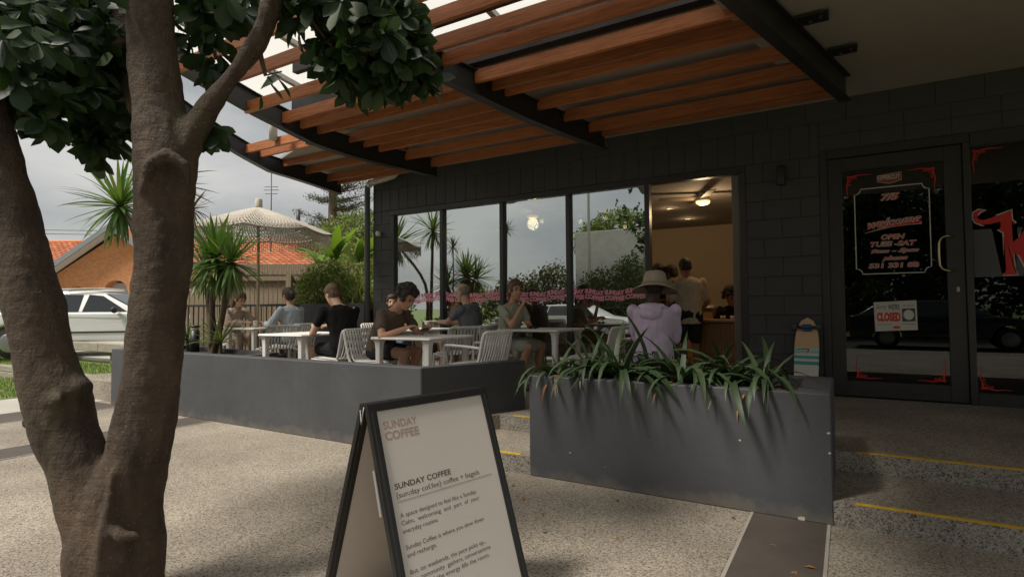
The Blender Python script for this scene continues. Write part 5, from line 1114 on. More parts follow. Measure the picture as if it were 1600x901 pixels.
for s,xe in ((-1,GX0),(1,GX1)):
    link('gable_roof',MB().add([(xe,GY-.5,GE-.12),(gc,GY-.5,GP),(gc,3.2,GP),(xe,3.2,GE-.12)],[(0,1,2,3) if s>0 else (3,2,1,0)]).mesh('gable_roof',m_rt),hs_)
    d_=Vector((gc-xe,0,GP-GE+.12)); 
    link('barge_board',MB().add([(xe,GY-.52,GE-.32),(gc,GY-.52,GP-.2),(gc,GY-.52,GP+.03),(xe,GY-.52,GE-.09),(xe,GY-.46,GE-.32),(gc,GY-.46,GP-.2),(gc,GY-.46,GP+.03),(xe,GY-.46,GE-.09)],[(0,1,2,3),(7,6,5,4),(0,4,5,1),(3,2,6,7)]).mesh('barge_board',mat('barge_paint',(.22,.24,.26),.6)),hs_)
    link('eave_lining',MB().add([(xe,GY-.48,GE-.30),(gc,GY-.48,GP-.19),(gc,GY,GP-.19),(xe,GY,GE-.30)],[(0,1,2,3)]).mesh('eave_lining',m_eave),hs_)
    link('eave_return',MB().box(min(xe,xe-s*.7),max(xe,xe-s*.7),GY-.5,GY+.0,GE-.45,GE-.2).mesh('eave_return',m_eave),hs_)
# aerial mast on the roof
an=at(424,290,27); am=thing('tv_aerial','thin television aerial mast above the tiled roof','aerial',(an.x,an.y,4.5),BYAW)
link('mast',MB().tube([(0,0,-.4),(0,0,at(424,268,27).z-4.5)],.025,6).mesh('mast',m_black),am)
for z,L_ in ((at(424,292,27).z-4.5,.32),(at(424,297,27).z-4.5,.36),(at(424,303,27).z-4.5,.30)): link('aerial_rod',MB().tube([(-L_,0,z),(L_,0,z)],.014,6).mesh('aerial_rod',m_black),am)
link('stay_wire',MB().tube([(0,0,.5),(-.5,0,-.2)],.008,5).mesh('stay_wire',m_black),am)
vp=at(466,338,25); link('vent_pipe',MB().tube([(0,0,0),(0,0,.9)],.09,8).mesh('vent_pipe',m_gutd)); vo=bpy.data.objects['vent_pipe']; vo.location=(vp.x,vp.y,vp.z-.6); tag(vo,'small dark vent pipe on the tiled roof ridge','vent')
pw=MB()
for z in (360,366): pw.tube([at(-300,z-6,40),at(120,z,38),at(700,z+10,36)],.02,5,False)
tag(pw.build('power_lines',m_black),'thin overhead power lines in the sky at the left','power line')

# ---------------------------------------------------------------- street side, which the windows mirror
bw=thing('boundary_wall','tall pale rendered wall mirrored in the right cafe window','wall',(-5,-13,0)); wnd(wb(MB().cbox(-12.6,-4.6,-13.2,-12.95,0,5.35,.02),'wall',mat('pale_render',(.74,.71,.65),.8,.12,2),bw),bw)
po=thing('street_pole','slim pale street pole mirrored in the right cafe window','pole',(-11.35,-11.9,0)); link('shaft',MB().tube([(0,0,0),(0,0,9)],[.10,.06],12).mesh('shaft',m_wp),po); link('lamp_arm',MB().tube([(0,0,8.9),(.6,0,9.2),(1.4,0,9.25)],.04,8).mesh('lamp_arm',m_wp),po)
for i,(x,y,w_,h_,mt,lb) in enumerate(((-11.0,-12.0,1.2,3.5,m_hedge,'left end of the pale wall'),(-9.4,-12.1,1.0,4.2,m_hedge,'under the wall top, tallest'),(-7.9,-12.0,1.1,4.4,m_bush,'yellowish, by the window edge'),(-6.2,-12.2,1.3,3.8,m_hedge,'behind the sandwich board reflection'),(-4.0,-12.0,1.4,3.4,m_bush,'wide, before the wall'),(-1.8,-12.1,1.2,3.0,m_hedge,'low, before the wall'),(.6,-11.9,1.3,2.4,m_bush,'mirrored in the shop door'),(2.8,-12.0,1.3,2.6,m_hedge,'mirrored in the shop window'))):
    bush('hedge_shrub','leafy street shrub '+lb,'shrub',(x,y,0),[(0,0,h_*.45,w_*.8,.6,h_*.45),(.3*w_,.1,h_*.6,w_*.6,.5,h_*.38),(-.35*w_,0,h_*.5,w_*.6,.5,h_*.4)],2600,.17,mt,30+i,3)
for i,(x,y,w_,h_,mt,lb) in enumerate(((-13.9,-12.5,1.6,4.0,m_olive,'olive brown, left of the pale wall'),(-16.2,-12.6,1.8,3.3,m_olive,'olive brown, farther left along the road'),(-18.8,-12.0,2,2.6,m_bush,'low, far left along the road'),(-24,-10,3,2.6,m_bush,'at the far bend of the road'),(-30,-6,3.5,3.0,m_hedge,'beside the far left verge'),(-34,2,3.5,3.2,m_hedge,'at the far end of the lawn'))):
    bush('hedge_shrub','leafy street shrub '+lb,'shrub',(x,y,0),[(0,0,h_*.45,w_*.8,1,h_*.45),(.3*w_,.1,h_*.6,w_*.6,.8,h_*.38),(-.35*w_,0,h_*.5,w_*.6,.8,h_*.4)],3000,.19,mt,50+i,3)
bush('street_tree','round green tree crown mirrored above the pale wall','tree',(-11.5,-17,0),[(0,0,5.6,2.2,2,1.5),(1.5,0,5.4,1.6,1.5,1.2),(-1.5,0,5.3,1.5,1.5,1.2)],7000,.2,m_bush,70)
bush('street_tree','broad shady tree across the road, mirrored in the shop door','tree',(3.5,-15.5,0),[(0,0,6.2,3.2,2,2.2),(2,0,5.4,2,1.5,1.6),(-2,0,5.2,2,1.5,1.6)],6000,.26,m_hedge,71)

for i,(x,lb) in enumerate(((-2.6,'beside the end of the pale wall'),(.6,'straight behind the camera'),(3.9,'mirrored behind the red initial'),(7.2,'at the right end of the road'))):  # tree row added to darken what the shop door mirrors
    bush('street_tree','roadside tree added to darken the door reflection, '+lb,'tree',(x,-13.6,0),[(0,0,1.9,2.0,.8,1.8),(.5,0,4.2,1.9,.9,2.0),(-.6,.1,3.4,1.7,.9,1.8),(.3,0,5.8,1.4,.8,1.2)],6500,.26,m_hedge,90+i,3)
# ---------------------------------------------------------------- people
def rot_y(a): return Matrix.Rotation(a,3,'Y')
def rcone(m,a,b,ra,rb,n=12,k=3):
    a,b=Vector(a),Vector(b); d=(b-a); L_=max(d.length,1e-4); d=d/L_; pts=[];rs=[]
    for i in range(k): t_=math.pi/2*(i+.25)/k; pts.append(a-d*ra*math.cos(t_)); rs.append(ra*math.sin(t_))
    for i in range(4): t_=i/3; pts.append(a+d*L_*t_); rs.append(ra*(1-t_)+rb*t_)
    for i in range(k-1,-1,-1): t_=math.pi/2*(i+.25)/k; pts.append(b+d*rb*math.cos(t_)); rs.append(rb*math.sin(t_))
    m.tube(pts,rs,n)
def eloft(m,rings,n=18):
    # rings: (center, rx forward, ry sideways, tilt about Y, yaw)
    vs=[]
    for c,rx,ry,tl,yw in rings:
        M_=Matrix.Rotation(yw,3,'Z')@rot_y(tl)
        for k in range(n): a=2*PI*k/n; vs.append(Vector(c)+M_@Vector((rx*math.cos(a),ry*math.sin(a),0)))
    fs=[]; q=len(rings)
    for i in range(q-1):
        for k in range(n): fs.append((i*n+k,i*n+(k+1)%n,(i+1)*n+(k+1)%n,(i+1)*n+k))
    fs.append(tuple(range(n-1,-1,-1))); fs.append(tuple((q-1)*n+k for k in range(n))); m.add(vs,fs,True)
def ik(s,wr,l1,l2,hint):
    s,wr,hint=Vector(s),Vector(wr),Vector(hint); d=wr-s; D=min(d.length,(l1+l2)*.995); d.normalize(); x=(l1*l1-l2*l2+D*D)/(2*D); y=math.sqrt(max(l1*l1-x*x,0)); h_=hint-d*hint.dot(d); h_.normalize(); return s+d*x+h_*y, s+d*D
def skinmat(n,c): return mat(n,c,.5,.06,12,spec=.4)
SK_L=skinmat('skin_fair',(.60,.37,.26)); SK_T=skinmat('skin_tan',(.50,.275,.175)); SK_D=skinmat('skin_brown',(.34,.19,.12)); SK_K=skinmat('skin_deep',(.075,.045,.032))
m_eye=mat('eye_dark',(.03,.025,.02),.3); m_lip=mat('lips',(.33,.13,.10),.5); m_brow=mat('brow',(.06,.04,.03),.8)
def cloth(n,c,var=.12): return mat(n,c,.9,var,7,.25,220,spec=.2)
def person(label, loc, rz, sit=True, lean=.1, twist=0, headp=0, heady=0, headr=0, lh=None, rh=None, skin=SK_L, shirt=None, sleeve=.55, shirt_len=0, bottom=None, bottom_len=.75, hair=None, hairstyle='short', scale=1.055, seat=.45, feet=((.42,.12),(.42,-.12)), knees=(.42,.42), kz=None, female=False, dress=False, shoes=None, long_sleeve=False, stance=0, group=None, fat=1.0, hand_curl=.6, lh_h=None, rh_h=None):
    r=thing('person',label,'person',loc,rz,group); r.scale=(scale,)*3
    hipz=seat+.09 if sit else .90
    P0=Vector((0,0,hipz)); RL=rot_y(lean); TW=Matrix.Rotation(twist,3,'Z')
    def sp(t_,x=0,y=0): # along the spine, which curls forward
        c=P0+rot_y(lean*.55)@Vector((0,0,min(t_,.25))); 
        if t_>.25: c=c+rot_y(lean*1.3)@Vector((0,0,t_-.25))
        return c+TW@(RL@Vector((x,0,0)))+TW@Vector((0,y,0))
    sw_=(.175 if female else .195)*fat; N=sp(.50); 
    Hr=Matrix.Rotation(twist+heady,3,'Z')@rot_y(lean*.75+headp)@Matrix.Rotation(headr,3,'X')
    HC=N+rot_y(lean*.9+headp*.4)@Vector((.02,0,.075))+Hr@Vector((.022,0,.088))
    k=1.0
    torso=[(sp(-.06),.10,.155,lean*.3,twist),(sp(.0),.125*fat,.175*fat,lean*.5,twist),(sp(.10),.115*fat,.158*fat,lean*.7,twist),(sp(.20),.110*fat,(.135 if female else .152)*fat,lean,twist),(sp(.33,.01),.122*fat,(.15 if female else .172)*fat,lean*1.1,twist),(sp(.42),.105,sw_*.92,lean*1.2,twist),(sp(.475),.075,sw_*.62,lean*1.2,twist),(sp(.51),.05,.06,lean*1.2,twist)]
    b=MB(); eloft(b,torso)
    rcone(b,sp(.46),HC+Hr@Vector((-.015,0,-.06)),.058 if not female else .05,.054 if not female else .046)
    # head: skull, face, jaw, nose, brow, ears
    h=MB(); h.ell(HC+Hr@Vector((-.012,0,.035)),(.098,.078,.095),Hr); h.ell(HC+Hr@Vector((.022,0,-.02)),(.073,.064,.095),Hr); h.ell(HC+Hr@Vector((.045,0,-.085)),(.040,.044,.030),Hr)
    rcone(h,HC+Hr@Vector((.086,0,.018)),HC+Hr@Vector((.108,0,-.022)),.009,.013,8); h.ell(HC+Hr@Vector((.098,0,-.026)),(.013,.019,.010),Hr)
    for s in (-1,1): h.ell(HC+Hr@Vector((-.008,s*.078,-.008)),(.017,.010,.030),Hr); h.ell(HC+Hr@Vector((.074,s*.030,.030)),(.016,.026,.009),Hr)
    b.v+=[]; 
    o_=len(b.v); b.v+=h.v; b.f+=[tuple(i+o_ for i in f) for f in h.f]; b.sm+=h.sm
    sh={s:sp(.435,0,s*sw_) for s in (1,-1)}
    arms={}
    for s,tg,hd,in ((1,lh,lh_h),(-1,rh,rh_h)):
        if tg is None: tg=(.16,s*.24,hipz+.02) if sit else (.06,s*.26,.80)
        el,wr=ik(sh[s],tg,.285,.25,hd or ((-.3,s*.6,-.8) if sit else (-.35,s*.18,-.9))); arms[s]=(sh[s],el,wr)
        rcone(b,sh[s],el,.050*fat if not female else .042,.039 if not female else .034); rcone(b,el,wr,.039 if not female else .034,.026 if not female else .023)
        fd=(wr-el).normalized(); pc=wr+fd*.05; side=fd.cross(Vector((0,0,1))); side.normalize(); nrm_=side.cross(fd)
        Mh=Matrix((fd,side,nrm_)).transposed(); b.ell(pc,(.052,.040,.017),Mh,10,7)
    legs={}
    for s,(fx,fy),kx in ((1,feet[0],knees[0]),(-1,feet[1],knees[1])):
        hp_=sp(-.02,0,s*.088)
        if sit: kn=Vector((kx,s*.0+ (fy*.95),(kz or seat+.065))); an=Vector((fx,fy,.085))
        else: kn=Vector((.03+stance*s*.05,s*.09,.49)); an=Vector((-.01+stance*s*.1,s*.10,.085))
        legs[s]=(hp_,kn,an)
        rcone(b,hp_,kn,.082*fat,.056); mid=kn+(an-kn)*.32+ (Vector((-.022,0,0))); rcone(b,kn,mid,.053,.050); rcone(b,mid,an,.050,.033); 
        rcone(b,an+Vector((-.03,0,-.045)),an+Vector((.15,0,-.055)),.034,.028)
    vox=.0085
    body=remesh(b.mesh('body',skin),vox,3,.5)
    # fingers, rooted in the palm and curled
    fm=MB()
    for s in (1,-1):
        a_,el,wr=arms[s]; fd=(wr-el).normalized(); side=fd.cross(Vector((0,0,1))); side.normalize(); nr=side.cross(fd); pc=wr+fd*.05
        for j,(oy,ln) in enumerate(((-.027,.062),(-.009,.074),(.009,.070),(.026,.055))):
            p0=pc+fd*.035+side*oy; c1=(fd*math.cos(hand_curl*.5)-nr*math.sin(hand_curl*.5)); c2=(fd*math.cos(hand_curl*1.2)-nr*math.sin(hand_curl*1.2)); c3=(fd*math.cos(hand_curl*1.9)-nr*math.sin(hand_curl*1.9))
            p1=p0+c1*ln*.45; p2=p1+c2*ln*.33; p3=p2+c3*ln*.25; fm.tube([p0,p1,p2,p3],[.0095,.009,.0082,.006],6)
        inn=side*(1 if s>0 else -1)
        if (inn.dot(Vector((0,-s,0))))<0: inn=-inn
        p0=pc-fd*.02+inn*.028; p1=p0+fd*.026+inn*.022-nr*.006; p2=p1+fd*.032+inn*.004-nr*.008; fm.tube([p0,p1,p2],[.012,.0105,.007],6)
    bm=bmesh.new(); bm.from_mesh(body); tmp=fm.mesh('f'); bm.from_mesh(tmp); bm.to_mesh(body); bm.free(); bpy.data.meshes.remove(tmp)
    body.materials.clear(); body.materials.append(skin); body.polygons.foreach_set('use_smooth',[True]*len(body.polygons)); link('body',body,r)
    # eyes, brows, mouth
    for s in (-1,1):
        link('eye',MB().ell(HC+Hr@Vector((.083,s*.030,.012)),(.010,.013,.008),Hr,8,6).mesh('eye',m_eye),r); link('eyebrow',MB().ell(HC+Hr@Vector((.088,s*.031,.036)),(.006,.019,.004),Hr,8,6).mesh('eyebrow',m_brow),r)
    link('mouth',MB().ell(HC+Hr@Vector((.086,0,-.058)),(.007,.021,.006),Hr,8,6).mesh('mouth',m_lip),r)
    # top
    if shirt:
        c=MB(); g=.014
        rings=[(cc,rx+g,ry+g,tl,yw) for cc,rx,ry,tl,yw in torso[(0 if not dress else 0):7]]
        rings=[(sp(-.09-shirt_len),torso[0][1]+g+.02,torso[0][2]+g+.018,lean*.2,twist)]+rings if not sit else rings
        rings.append((sp(.495),.062,.078,lean*1.2,twist)); eloft(c,rings)
        for s in (1,-1):
            a_,el,wr=arms[s]
            if long_sleeve: rcone(c,a_,el,.060*fat,.056); rcone(c,el,el+(wr-el)*.93,.056,.044)
            elif sleeve: rcone(c,a_,a_+(el-a_)*sleeve,.057*fat,.058*fat)
        if dress:
            for s in (1,-1): hp_,kn,an=legs[s]; rcone(c,hp_,hp_+(kn-hp_)*.86,.105,.088)
            hp_=(legs[1][0]+legs[-1][0])/2; kn=(legs[1][1]+legs[-1][1])/2; rcone(c,hp_,hp_+(kn-hp_)*.84,.11,.085); rcone(c,legs[-1][0]+(legs[-1][1]-legs[-1][0])*.6+Vector((0,-.02,0)),legs[-1][0]+(legs[-1][1]-legs[-1][0])*.62+Vector((0,-.05,-.12)),.07,.035)
        sm=remesh(c.mesh('shirt',shirt),.0105,5,.5); displace(sm,.012,9,.009,24,(1,1,.45)); sm.materials.clear(); sm.materials.append(shirt); link('dress' if dress else 'shirt',sm,r)
    if bottom:
        c=MB(); eloft(c,[(sp(-.07),.12,.17,0,twist),(sp(0),.140*fat,.190*fat,lean*.4,twist),(sp(.07),.125*fat,.168*fat,lean*.5,twist)])
        for s in (1,-1):
            hp_,kn,an=legs[s]
            if bottom_len<=1: rcone(c,hp_,hp_+(kn-hp_)*bottom_len,.100*fat,.080 if sit else .085)
            else: rcone(c,hp_,kn,.098*fat,.070); rcone(c,kn,kn+(an-kn)*(bottom_len-1),.068,.055)
        bmh=remesh(c.mesh('shorts',bottom),.0115,3,.5); displace(bmh,.009,8,.004,20); bmh.materials.clear(); bmh.materials.append(bottom); link('shorts' if bottom_len<=1 else 'trousers',bmh,r)
    if shoes:
        for s in (1,-1):
            an=legs[s][2]; c=MB(); rcone(c,an+Vector((-.035,0,-.045)),an+Vector((.155,0,-.052)),.042,.037); c.box(an.x-.075,an.x+.19,an.y-.043,an.y+.043,an.z-.085,an.z-.065); link('shoe',c.mesh('shoe',shoes),r)
    # hair and hats
    H=lambda x,y,z: HC+Hr@Vector((x,y,z))
    if hair:
        c=MB(); g=random.Random(hash(label)%999)
        if hairstyle=='curly':
            for i in range(230):
                a=g.uniform(0,6.28); e_=g.uniform(-.25,1.57); d_=Vector((math.cos(a)*math.cos(e_),math.sin(a)*math.cos(e_),math.sin(e_)))
                if d_.x>.62 and d_.z<.45: continue
                p=H(-.012+d_.x*g.uniform(.10,.135),d_.y*g.uniform(.09,.118),.04+d_.z*g.uniform(.10,.132)); c.ell(p,(g.uniform(.014,.030),)*3,None,7,5)
            hm=remesh(c.mesh('hair',hair),.0065,1,.3); displace(hm,.008,70)
        else:
            c.ell(H(-.026,0,.045),(.100,.087,.098),Hr,18,12)
            if hairstyle=='short': c.ell(H(.03,0,.098),(.062,.064,.034),Hr); c.ell(H(-.052,0,-.01),(.06,.078,.07),Hr)
            elif hairstyle=='thin': pass
            elif hairstyle in ('bun','tail','long'):
                c.ell(H(.005,0,.085),(.085,.083,.058),Hr); c.ell(H(-.055,0,-.01),(.058,.080,.072),Hr)
                for s in (-1,1): c.ell(H(.02,s*.066,.035),(.05,.020,.055),Hr)
                if hairstyle=='bun': c.ell(H(-.125,0,.02),(.042,.045,.045),Hr)
                if hairstyle=='tail': rcone(c,H(-.10,0,.0),H(-.13,0,-.12),.034,.028); rcone(c,H(-.13,0,-.12),H(-.105,.02,-.24),.028,.014)
                if hairstyle=='long': rcone(c,H(-.06,.05,-.02),H(-.07,.05,-.22),.045,.025); rcone(c,H(-.06,-.05,-.02),H(-.07,-.05,-.22),.045,.025)
            hm=remesh(c.mesh('hair',hair),.009,2,.4)
            # carve the face clear
            bm=bmesh.new(); bm.from_mesh(hm); inv=Hr.inverted(); kill=[]
            for v in bm.verts:
                q_=inv@(v.co-HC)
                if (q_.x>.055 and q_.z<.055) or (hairstyle=='thin' and (q_.z>.075 or q_.x>.0)) : kill.append(v)
            bmesh.ops.delete(bm,geom=kill,context='VERTS'); bm.to_mesh(hm); bm.free(); displace(hm,.004,40,.003,90,(1,1,.4))
        hm.materials.clear(); hm.materials.append(hair); link('hair',hm,r)
    return r,H,Hr
m_brownT=cloth('brown_tee',(.115,.085,.062)); m_blackT=cloth('black_tee',(.016,.015,.015)); m_greyT=cloth('grey_tee',(.18,.19,.21)); m_bluS=cloth('pale_blue_shirt',(.50,.56,.61)); m_sage=cloth('sage_dress',(.36,.38,.30)); m_lav=cloth('lavender_hoodie',(.58,.47,.62)); m_beige=cloth('beige_tee',(.58,.51,.40)); m_dshort=cloth('dark_shorts',(.03,.03,.033)); m_sand=cloth('sand_shirt',(.45,.36,.28),.3); m_plum=cloth('plum_top',(.07,.03,.03)); m_grsh=cloth('stone_shorts',(.26,.24,.20)); m_jean=cloth('jeans',(.08,.11,.16)); m_white_t=cloth('white_top',(.55,.52,.48))
m_hbr=mat('hair_brown',(.055,.033,.02),.6,.35,40,.5,150,stretch=(1,1,.3)); m_hdk=mat('hair_dark',(.02,.014,.01),.6,.35,40,.5,150); m_hlt=mat('hair_light_brown',(.12,.07,.038),.6,.35,40,.5,150,stretch=(1,1,.3)); m_hgr=mat('hair_grey',(.24,.21,.18),.7,.3,40); m_shoe=mat('shoe_black',(.02,.02,.02),.6); m_sandal=mat('sandal_brown',(.10,.05,.03),.7)
# hips are set back from the heads that were sighted
person('man with curly dark hair in a brown t-shirt leaning over his phone',(-4.65,4.82,Z0),R(2),lean=.52,headp=.18,lh=(.52,.12,.775),rh=(.47,-.16,.775),skin=SK_T,shirt=m_brownT,bottom=m_dshort,bottom_len=.6,hair=m_hdk,hairstyle='curly',shoes=m_shoe,lh_h=(-.2,.5,-.8),rh_h=(-.1,-.6,-.7),hand_curl=.9,feet=((.32,.12),(.38,-.12)))
ph=thing('mobile_phone','dark mobile phone in the curly-haired man\'s hands','phone',(-4.0,4.83,Z0+.80)); link('phone_body',MB().cbox(-.037,.037,-.075,.075,-.004,.004,.003).mesh('phone_body',m_black),ph); link('screen',MB().box(-.033,.033,-.068,.068,.0045,.005).mesh('screen',mat('phone_screen',(.03,.035,.04),.1)),ph); ph.rotation_euler=(0,R(-28),R(5))
person('man in a black t-shirt seen from behind at the left table',(-5.28,4.86,Z0),R(176),lean=.26,headp=.42,heady=.18,twist=-.25,lh=(.44,.10,.775),rh=(.42,-.14,.775),skin=SK_L,shirt=m_blackT,bottom=m_dshort,bottom_len=.7,hair=m_hlt,hairstyle='short',shoes=m_shoe,hand_curl=.9)
person('woman in a pale blue shirt holding a baby under the parasol',(-7.96,6.18,Z0),R(176),lean=.12,headp=.02,heady=-.05,lh=(.36,.22,.76),rh=(.34,-.10,.72),skin=SK_L,shirt=m_bluS,long_sleeve=True,bottom=m_jean,bottom_len=1.8,hair=m_hbr,hairstyle='bun',female=True,shoes=m_shoe)
person('baby held against the woman in pale blue',(-8.16,6.10,Z0+.50),R(150),lean=.05,scale=.47,seat=.0,lh=(.25,.2,.30),rh=(.25,-.2,.30),skin=SK_L,shirt=m_white_t,bottom=m_white_t,hair=mat('baby_hair',(.32,.19,.11),.7),hairstyle='thin',feet=((.3,.1),(.3,-.1)),knees=(.3,.3),kz=.12)
person('person in a sand-coloured top half hidden by the yucca',(-9.56,6.1,Z0),R(2),lean=.35,headp=.1,lh=(.55,.16,.775),rh=(.55,-.14,.775),skin=SK_L,shirt=m_sand,long_sleeve=True,bottom=m_sand,bottom_len=1.5,hair=m_hlt,hairstyle='long',female=True,shoes=m_shoe)
person('girl with tied brown hair looking out behind the curly-haired man',(-6.28,6.72,Z0),R(-25),lean=.1,headp=.02,heady=-.35,lh=(.40,.15,.775),rh=(.38,-.16,.775),skin=SK_L,shirt=m_white_t,bottom=m_jean,bottom_len=1.8,hair=m_hbr,hairstyle='tail',female=True,scale=.95,shoes=m_shoe)
person('balding older man in a grey t-shirt facing left',(-4.48,6.45,Z0),R(180),lean=.20,headp=.06,heady=-.05,twist=.12,lh=(.50,.08,.80),rh=(.52,-.08,.79),skin=SK_L,shirt=m_greyT,bottom=m_grsh,bottom_len=.85,hair=m_hgr,hairstyle='thin',shoes=m_shoe,fat=1.1,hand_curl=.9)
person('woman in a sage green dress resting her chin on her hand',(-3.86,6.36,Z0),R(-6),lean=.16,headp=-.06,heady=-.25,twist=-.18,lh=(.34,-.04,.80),rh=(.30,-.13,.985),skin=SK_T,shirt=m_sage,sleeve=.45,dress=True,hair=m_hlt,hairstyle='tail',female=True,shoes=m_sandal,rh_h=(.75,-.2,-.75),lh_h=(.2,.4,-.9),hand_curl=1.0,feet=((.40,.10),(.30,-.16)),knees=(.44,.42))
_,H,Hr=person('person in a lavender hoodie and sun hat seated with back to us',(-1.62,5.36,Z0),R(93),lean=.12,headp=.08,twist=0,lh=(.36,.07,.74),rh=(.36,-.07,.74),lh_h=(-.3,.25,-.9),rh_h=(-.3,-.25,-.9),skin=SK_K,shirt=m_lav,long_sleeve=True,bottom=m_dshort,bottom_len=1.8,hair=m_hdk,hairstyle='short',shoes=m_shoe,fat=1.02,scale=1.03)
lavp=[o for o in bpy.data.objects if o.name.startswith('person') and 'lavender' in o.get('label','')][0]
c=MB(); c.ell(H(-.145,0,-.27),(.05,.11,.085)); c.ell(H(-.115,0,-.205),(.07,.13,.035)); hd=remesh(c.mesh('hood',m_lav),.01,3); displace(hd,.012,16); hd.materials.clear(); hd.materials.append(m_lav); link('hood',hd,lavp)
m_hat=mat('canvas_hat',(.36,.30,.23),.9,.1,14,.3,200)
hat=MB(); prof=[(.0,.150),(.06,.150),(.092,.140),(.104,.10),(.112,.04),(.118,.022),(.165,-.005),(.205,-.030),(.206,-.036),(.16,-.014),(.112,.012)]
vs=[];fs=[];n=36
for r_,z in prof:
    for k in range(n): a=2*PI*k/n; vs.append(H((r_+.0001)*math.cos(a)*1.1-.012,r_*math.sin(a)*1.03,z+.012*math.sin(2*a+1)*(r_/.2)**2))
for i in range(len(prof)-1):
    for k in range(n): fs.append((i*n+k,i*n+(k+1)%n,(i+1)*n+(k+1)%n,(i+1)*n+k))
link('sun_hat',MB().add(vs,fs,True).mesh('sun_hat',m_hat),lavp); link('hat_band',MB().tube([H(.121*math.cos(a)*1.08-.012,.121*math.sin(a),.032) for a in np.linspace(0,2*PI,33)],.006,6,False).mesh('hat_band',m_hat),lavp)
person('man in a loose beige t-shirt standing at the cafe counter',(-1.98,8.32,Z0),R(118),sit=False,lean=.06,headp=.38,heady=.15,lh=(.25,.20,.98),rh=(.20,-.24,.95),skin=SK_D,shirt=m_beige,sleeve=.8,shirt_len=.06,bottom=m_dshort,bottom_len=.85,hair=m_hdk,hairstyle='short',shoes=m_shoe,fat=1.08,scale=1.04)
_,H,Hr=person('man in a cap standing beside the beige t-shirt',(-2.22,8.75,Z0),R(160),sit=False,lean=.10,headp=.35,skin=SK_D,shirt=m_plum,bottom=m_dshort,bottom_len=1.9,hair=m_hdk,shoes=m_shoe,scale=1.0)
capp=[o for o in bpy.data.objects if o.name.startswith('person') and 'cap standing' in o.get('label','')][0]
cp_=MB(); cp_.ell(H(-.015,0,.075),(.112,.096,.085),Hr); cp_.ell(H(.115,0,.055),(.075,.075,.010),Hr); link('cap',cp_.mesh('cap',mat('cap_brown',(.06,.045,.035),.9)),capp)
person('dark haired person in a plum top at the counter',(-2.66,8.9,Z0),R(-40),sit=False,lean=.12,headp=.2,skin=SK_D,shirt=m_plum,bottom=m_dshort,bottom_len=1.9,hair=m_hdk,hairstyle='bun',female=True,shoes=m_shoe,scale=1.02,lh=(.3,.1,1.1),rh=(.3,-.1,1.1))
person('dark haired child seated at the timber bench inside',(-1.50,9.2,Z0),R(-95),lean=.2,headp=.35,skin=SK_D,shirt=m_blackT,long_sleeve=True,bottom=m_dshort,bottom_len=1.8,hair=m_hdk,hairstyle='curly',shoes=m_shoe,scale=.97,seat=.5,lh=(.3,.12,.80),rh=(.3,-.12,.80))
# ---------------------------------------------------------------- cafe interior
m_oak=mat('warm_timber',(.36,.20,.085),.55,0,6,.15,50,stretch=(7,7,.4),col2=(.46,.27,.12))
ct=thing('timber_bench_table','slatted warm timber bench table inside the open doorway','counter',(-1.45,8.75,Z0))
link('table_top',MB().cbox(-.52,.52,-.28,.28,.80,.84,.005).mesh('table_top',m_oak),ct)
bat=MB().cbox(-.016,.016,-.012,.012,0,.79,.003).mesh('batten',m_oak)
for k in range(24): link('batten',bat,ct,(-.46+k*.04,-.22,.0))
link('carcass',MB().box(-.48,.48,-.20,.22,0,.79).mesh('carcass',m_oak),ct)
for i,(x,y) in enumerate(((-.12,-.08),(.02,-.1),(.1,-.05))):
    o=MB().lathe([(.002,0),(.03,0),(.042,.055),(.038,.055),(.028,.01),(.002,.01)],16).build('coffee_cup',m_white,None,(-1.45+x,8.75+y,Z0+.84)); tag(o,['small white cup on the timber bench, left one','small white cup in the middle of the timber bench cups','small white cup on the timber bench, right one'][i],'cup','cups on the timber bench')
sc_=thing('service_counter','long timber service counter at the back of the cafe','counter',(-3.6,10.6,Z0)); link('counter_top',MB().cbox(-1.6,1.6,-.35,.35,1.0,1.05,.006).mesh('counter_top',m_white),sc_); link('counter_front',MB().box(-1.55,1.55,-.28,.3,0,1.0).mesh('counter_front',m_oak),sc_)
link('coffee_machine',MB().cbox(-.5,.3,-.2,.25,1.05,1.5,.03).mesh('coffee_machine',m_gut),sc_)
for i,(x,y) in enumerate(((-2.6,8.2),(-2.2,10.4))):
    st_=thing('timber_stool',['timber stool inside near the doorway','timber stool by the service counter'][i],'stool',(x,y,Z0)); link('seat',MB().lathe([(.002,.45),(.17,.45),(.175,.47),(.17,.485),(.002,.485)],20).mesh('seat',m_oak),st_)
    for k in range(4): a=k*PI/2+.7; link('leg',MB().tube([(.17*math.cos(a),.17*math.sin(a),0),(.12*math.cos(a),.12*math.sin(a),.45)],.016,8).mesh('leg',m_oak),st_)
m_lamp=emit('warm_lamp',(1.0,.62,.26),1.4); m_down=emit('downlight',(1.0,.72,.42),5); m_blade=mat('fan_blade',(.22,.17,.12),.6)
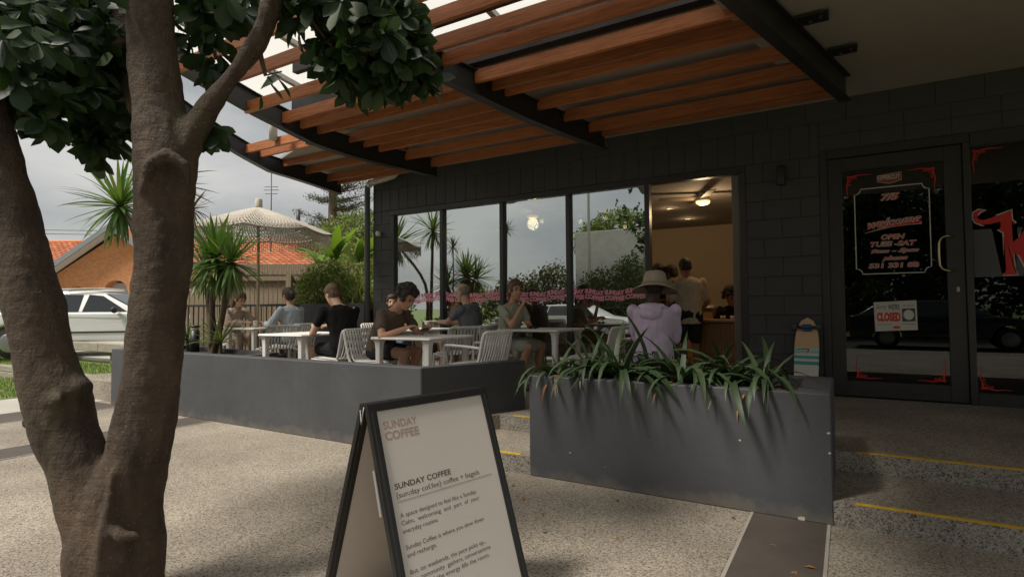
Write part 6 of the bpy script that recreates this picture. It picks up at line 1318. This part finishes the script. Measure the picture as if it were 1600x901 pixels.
def lampobj(loc,e,parent,r_=.1):
    l=bpy.data.lights.new('lamp_light','POINT'); l.energy=e; l.color=(1.0,.70,.40); l.shadow_soft_size=r_; o=bpy.data.objects.new('lamp_light',l); C.objects.link(o); o.parent=parent; o.location=loc; return o
def fan(label,loc,rz):
    r=thing('ceiling_fan',label,'ceiling fan',loc,rz,'ceiling fans in the cafe'); link('canopy_mount',MB().lathe([(.002,0),(.06,0),(.05,-.05),(.015,-.04),(.015,-.06),(.002,-.06)],16).mesh('canopy_mount',m_white),r); link('motor',MB().lathe([(.002,-.05),(.09,-.055),(.11,-.09),(.10,-.125),(.002,-.125)],20).mesh('motor',m_white),r); link('lamp_bowl',MB().lathe([(.002,-.13),(.105,-.13),(.10,-.155),(.06,-.18),(.002,-.19)],20).mesh('lamp_bowl',m_lamp),r)
    for k in range(4): a=k*PI/2; bl_=MB().cbox(.10,.66,-.065,.065,-.004,.004,.002).mesh('blade',m_blade); link('blade',bl_,r,(0,0,-.085),(R(10),0,a))
    lampobj((0,0,-.27),10,r); return r
fan('ceiling fan with glowing lamp seen through the open doorway',(-1.86,8.85,3.05),.4); fan('ceiling fan with lamp behind the third window pane',(-4.7,8.6,3.05),.1)
for i,(px,py) in enumerate(((1046,326),(1075,342),(906,338),(945,332),(976,347),(846,338))):
    q=at(px,py,1.0)-Vector((0,0,CAM_H)); t_=(3.05-CAM_H)/q.z; p=Vector((0,0,CAM_H))+q*t_
    if p.y>12.3: p=Vector((p.x*12.0/p.y,12.0,3.05))
    r=thing('downlight','small round ceiling downlight '+['nearest the doorway fan','behind the standing man','left in the fourth pane','upper middle of the fourth pane','lower right in the fourth pane','in the third pane'][i],'downlight',(p.x,p.y,3.055),0,'ceiling downlights'); link('trim_ring',MB().lathe([(.05,0),(.065,0),(.065,-.008),(.05,-.008)],20).mesh('trim_ring',m_white),r); link('lens',MB().lathe([(.002,-.004),(.05,-.004),(.05,-.006),(.002,-.006)],18).mesh('lens',m_down),r); lampobj((0,0,-.1),.7,r,.04)
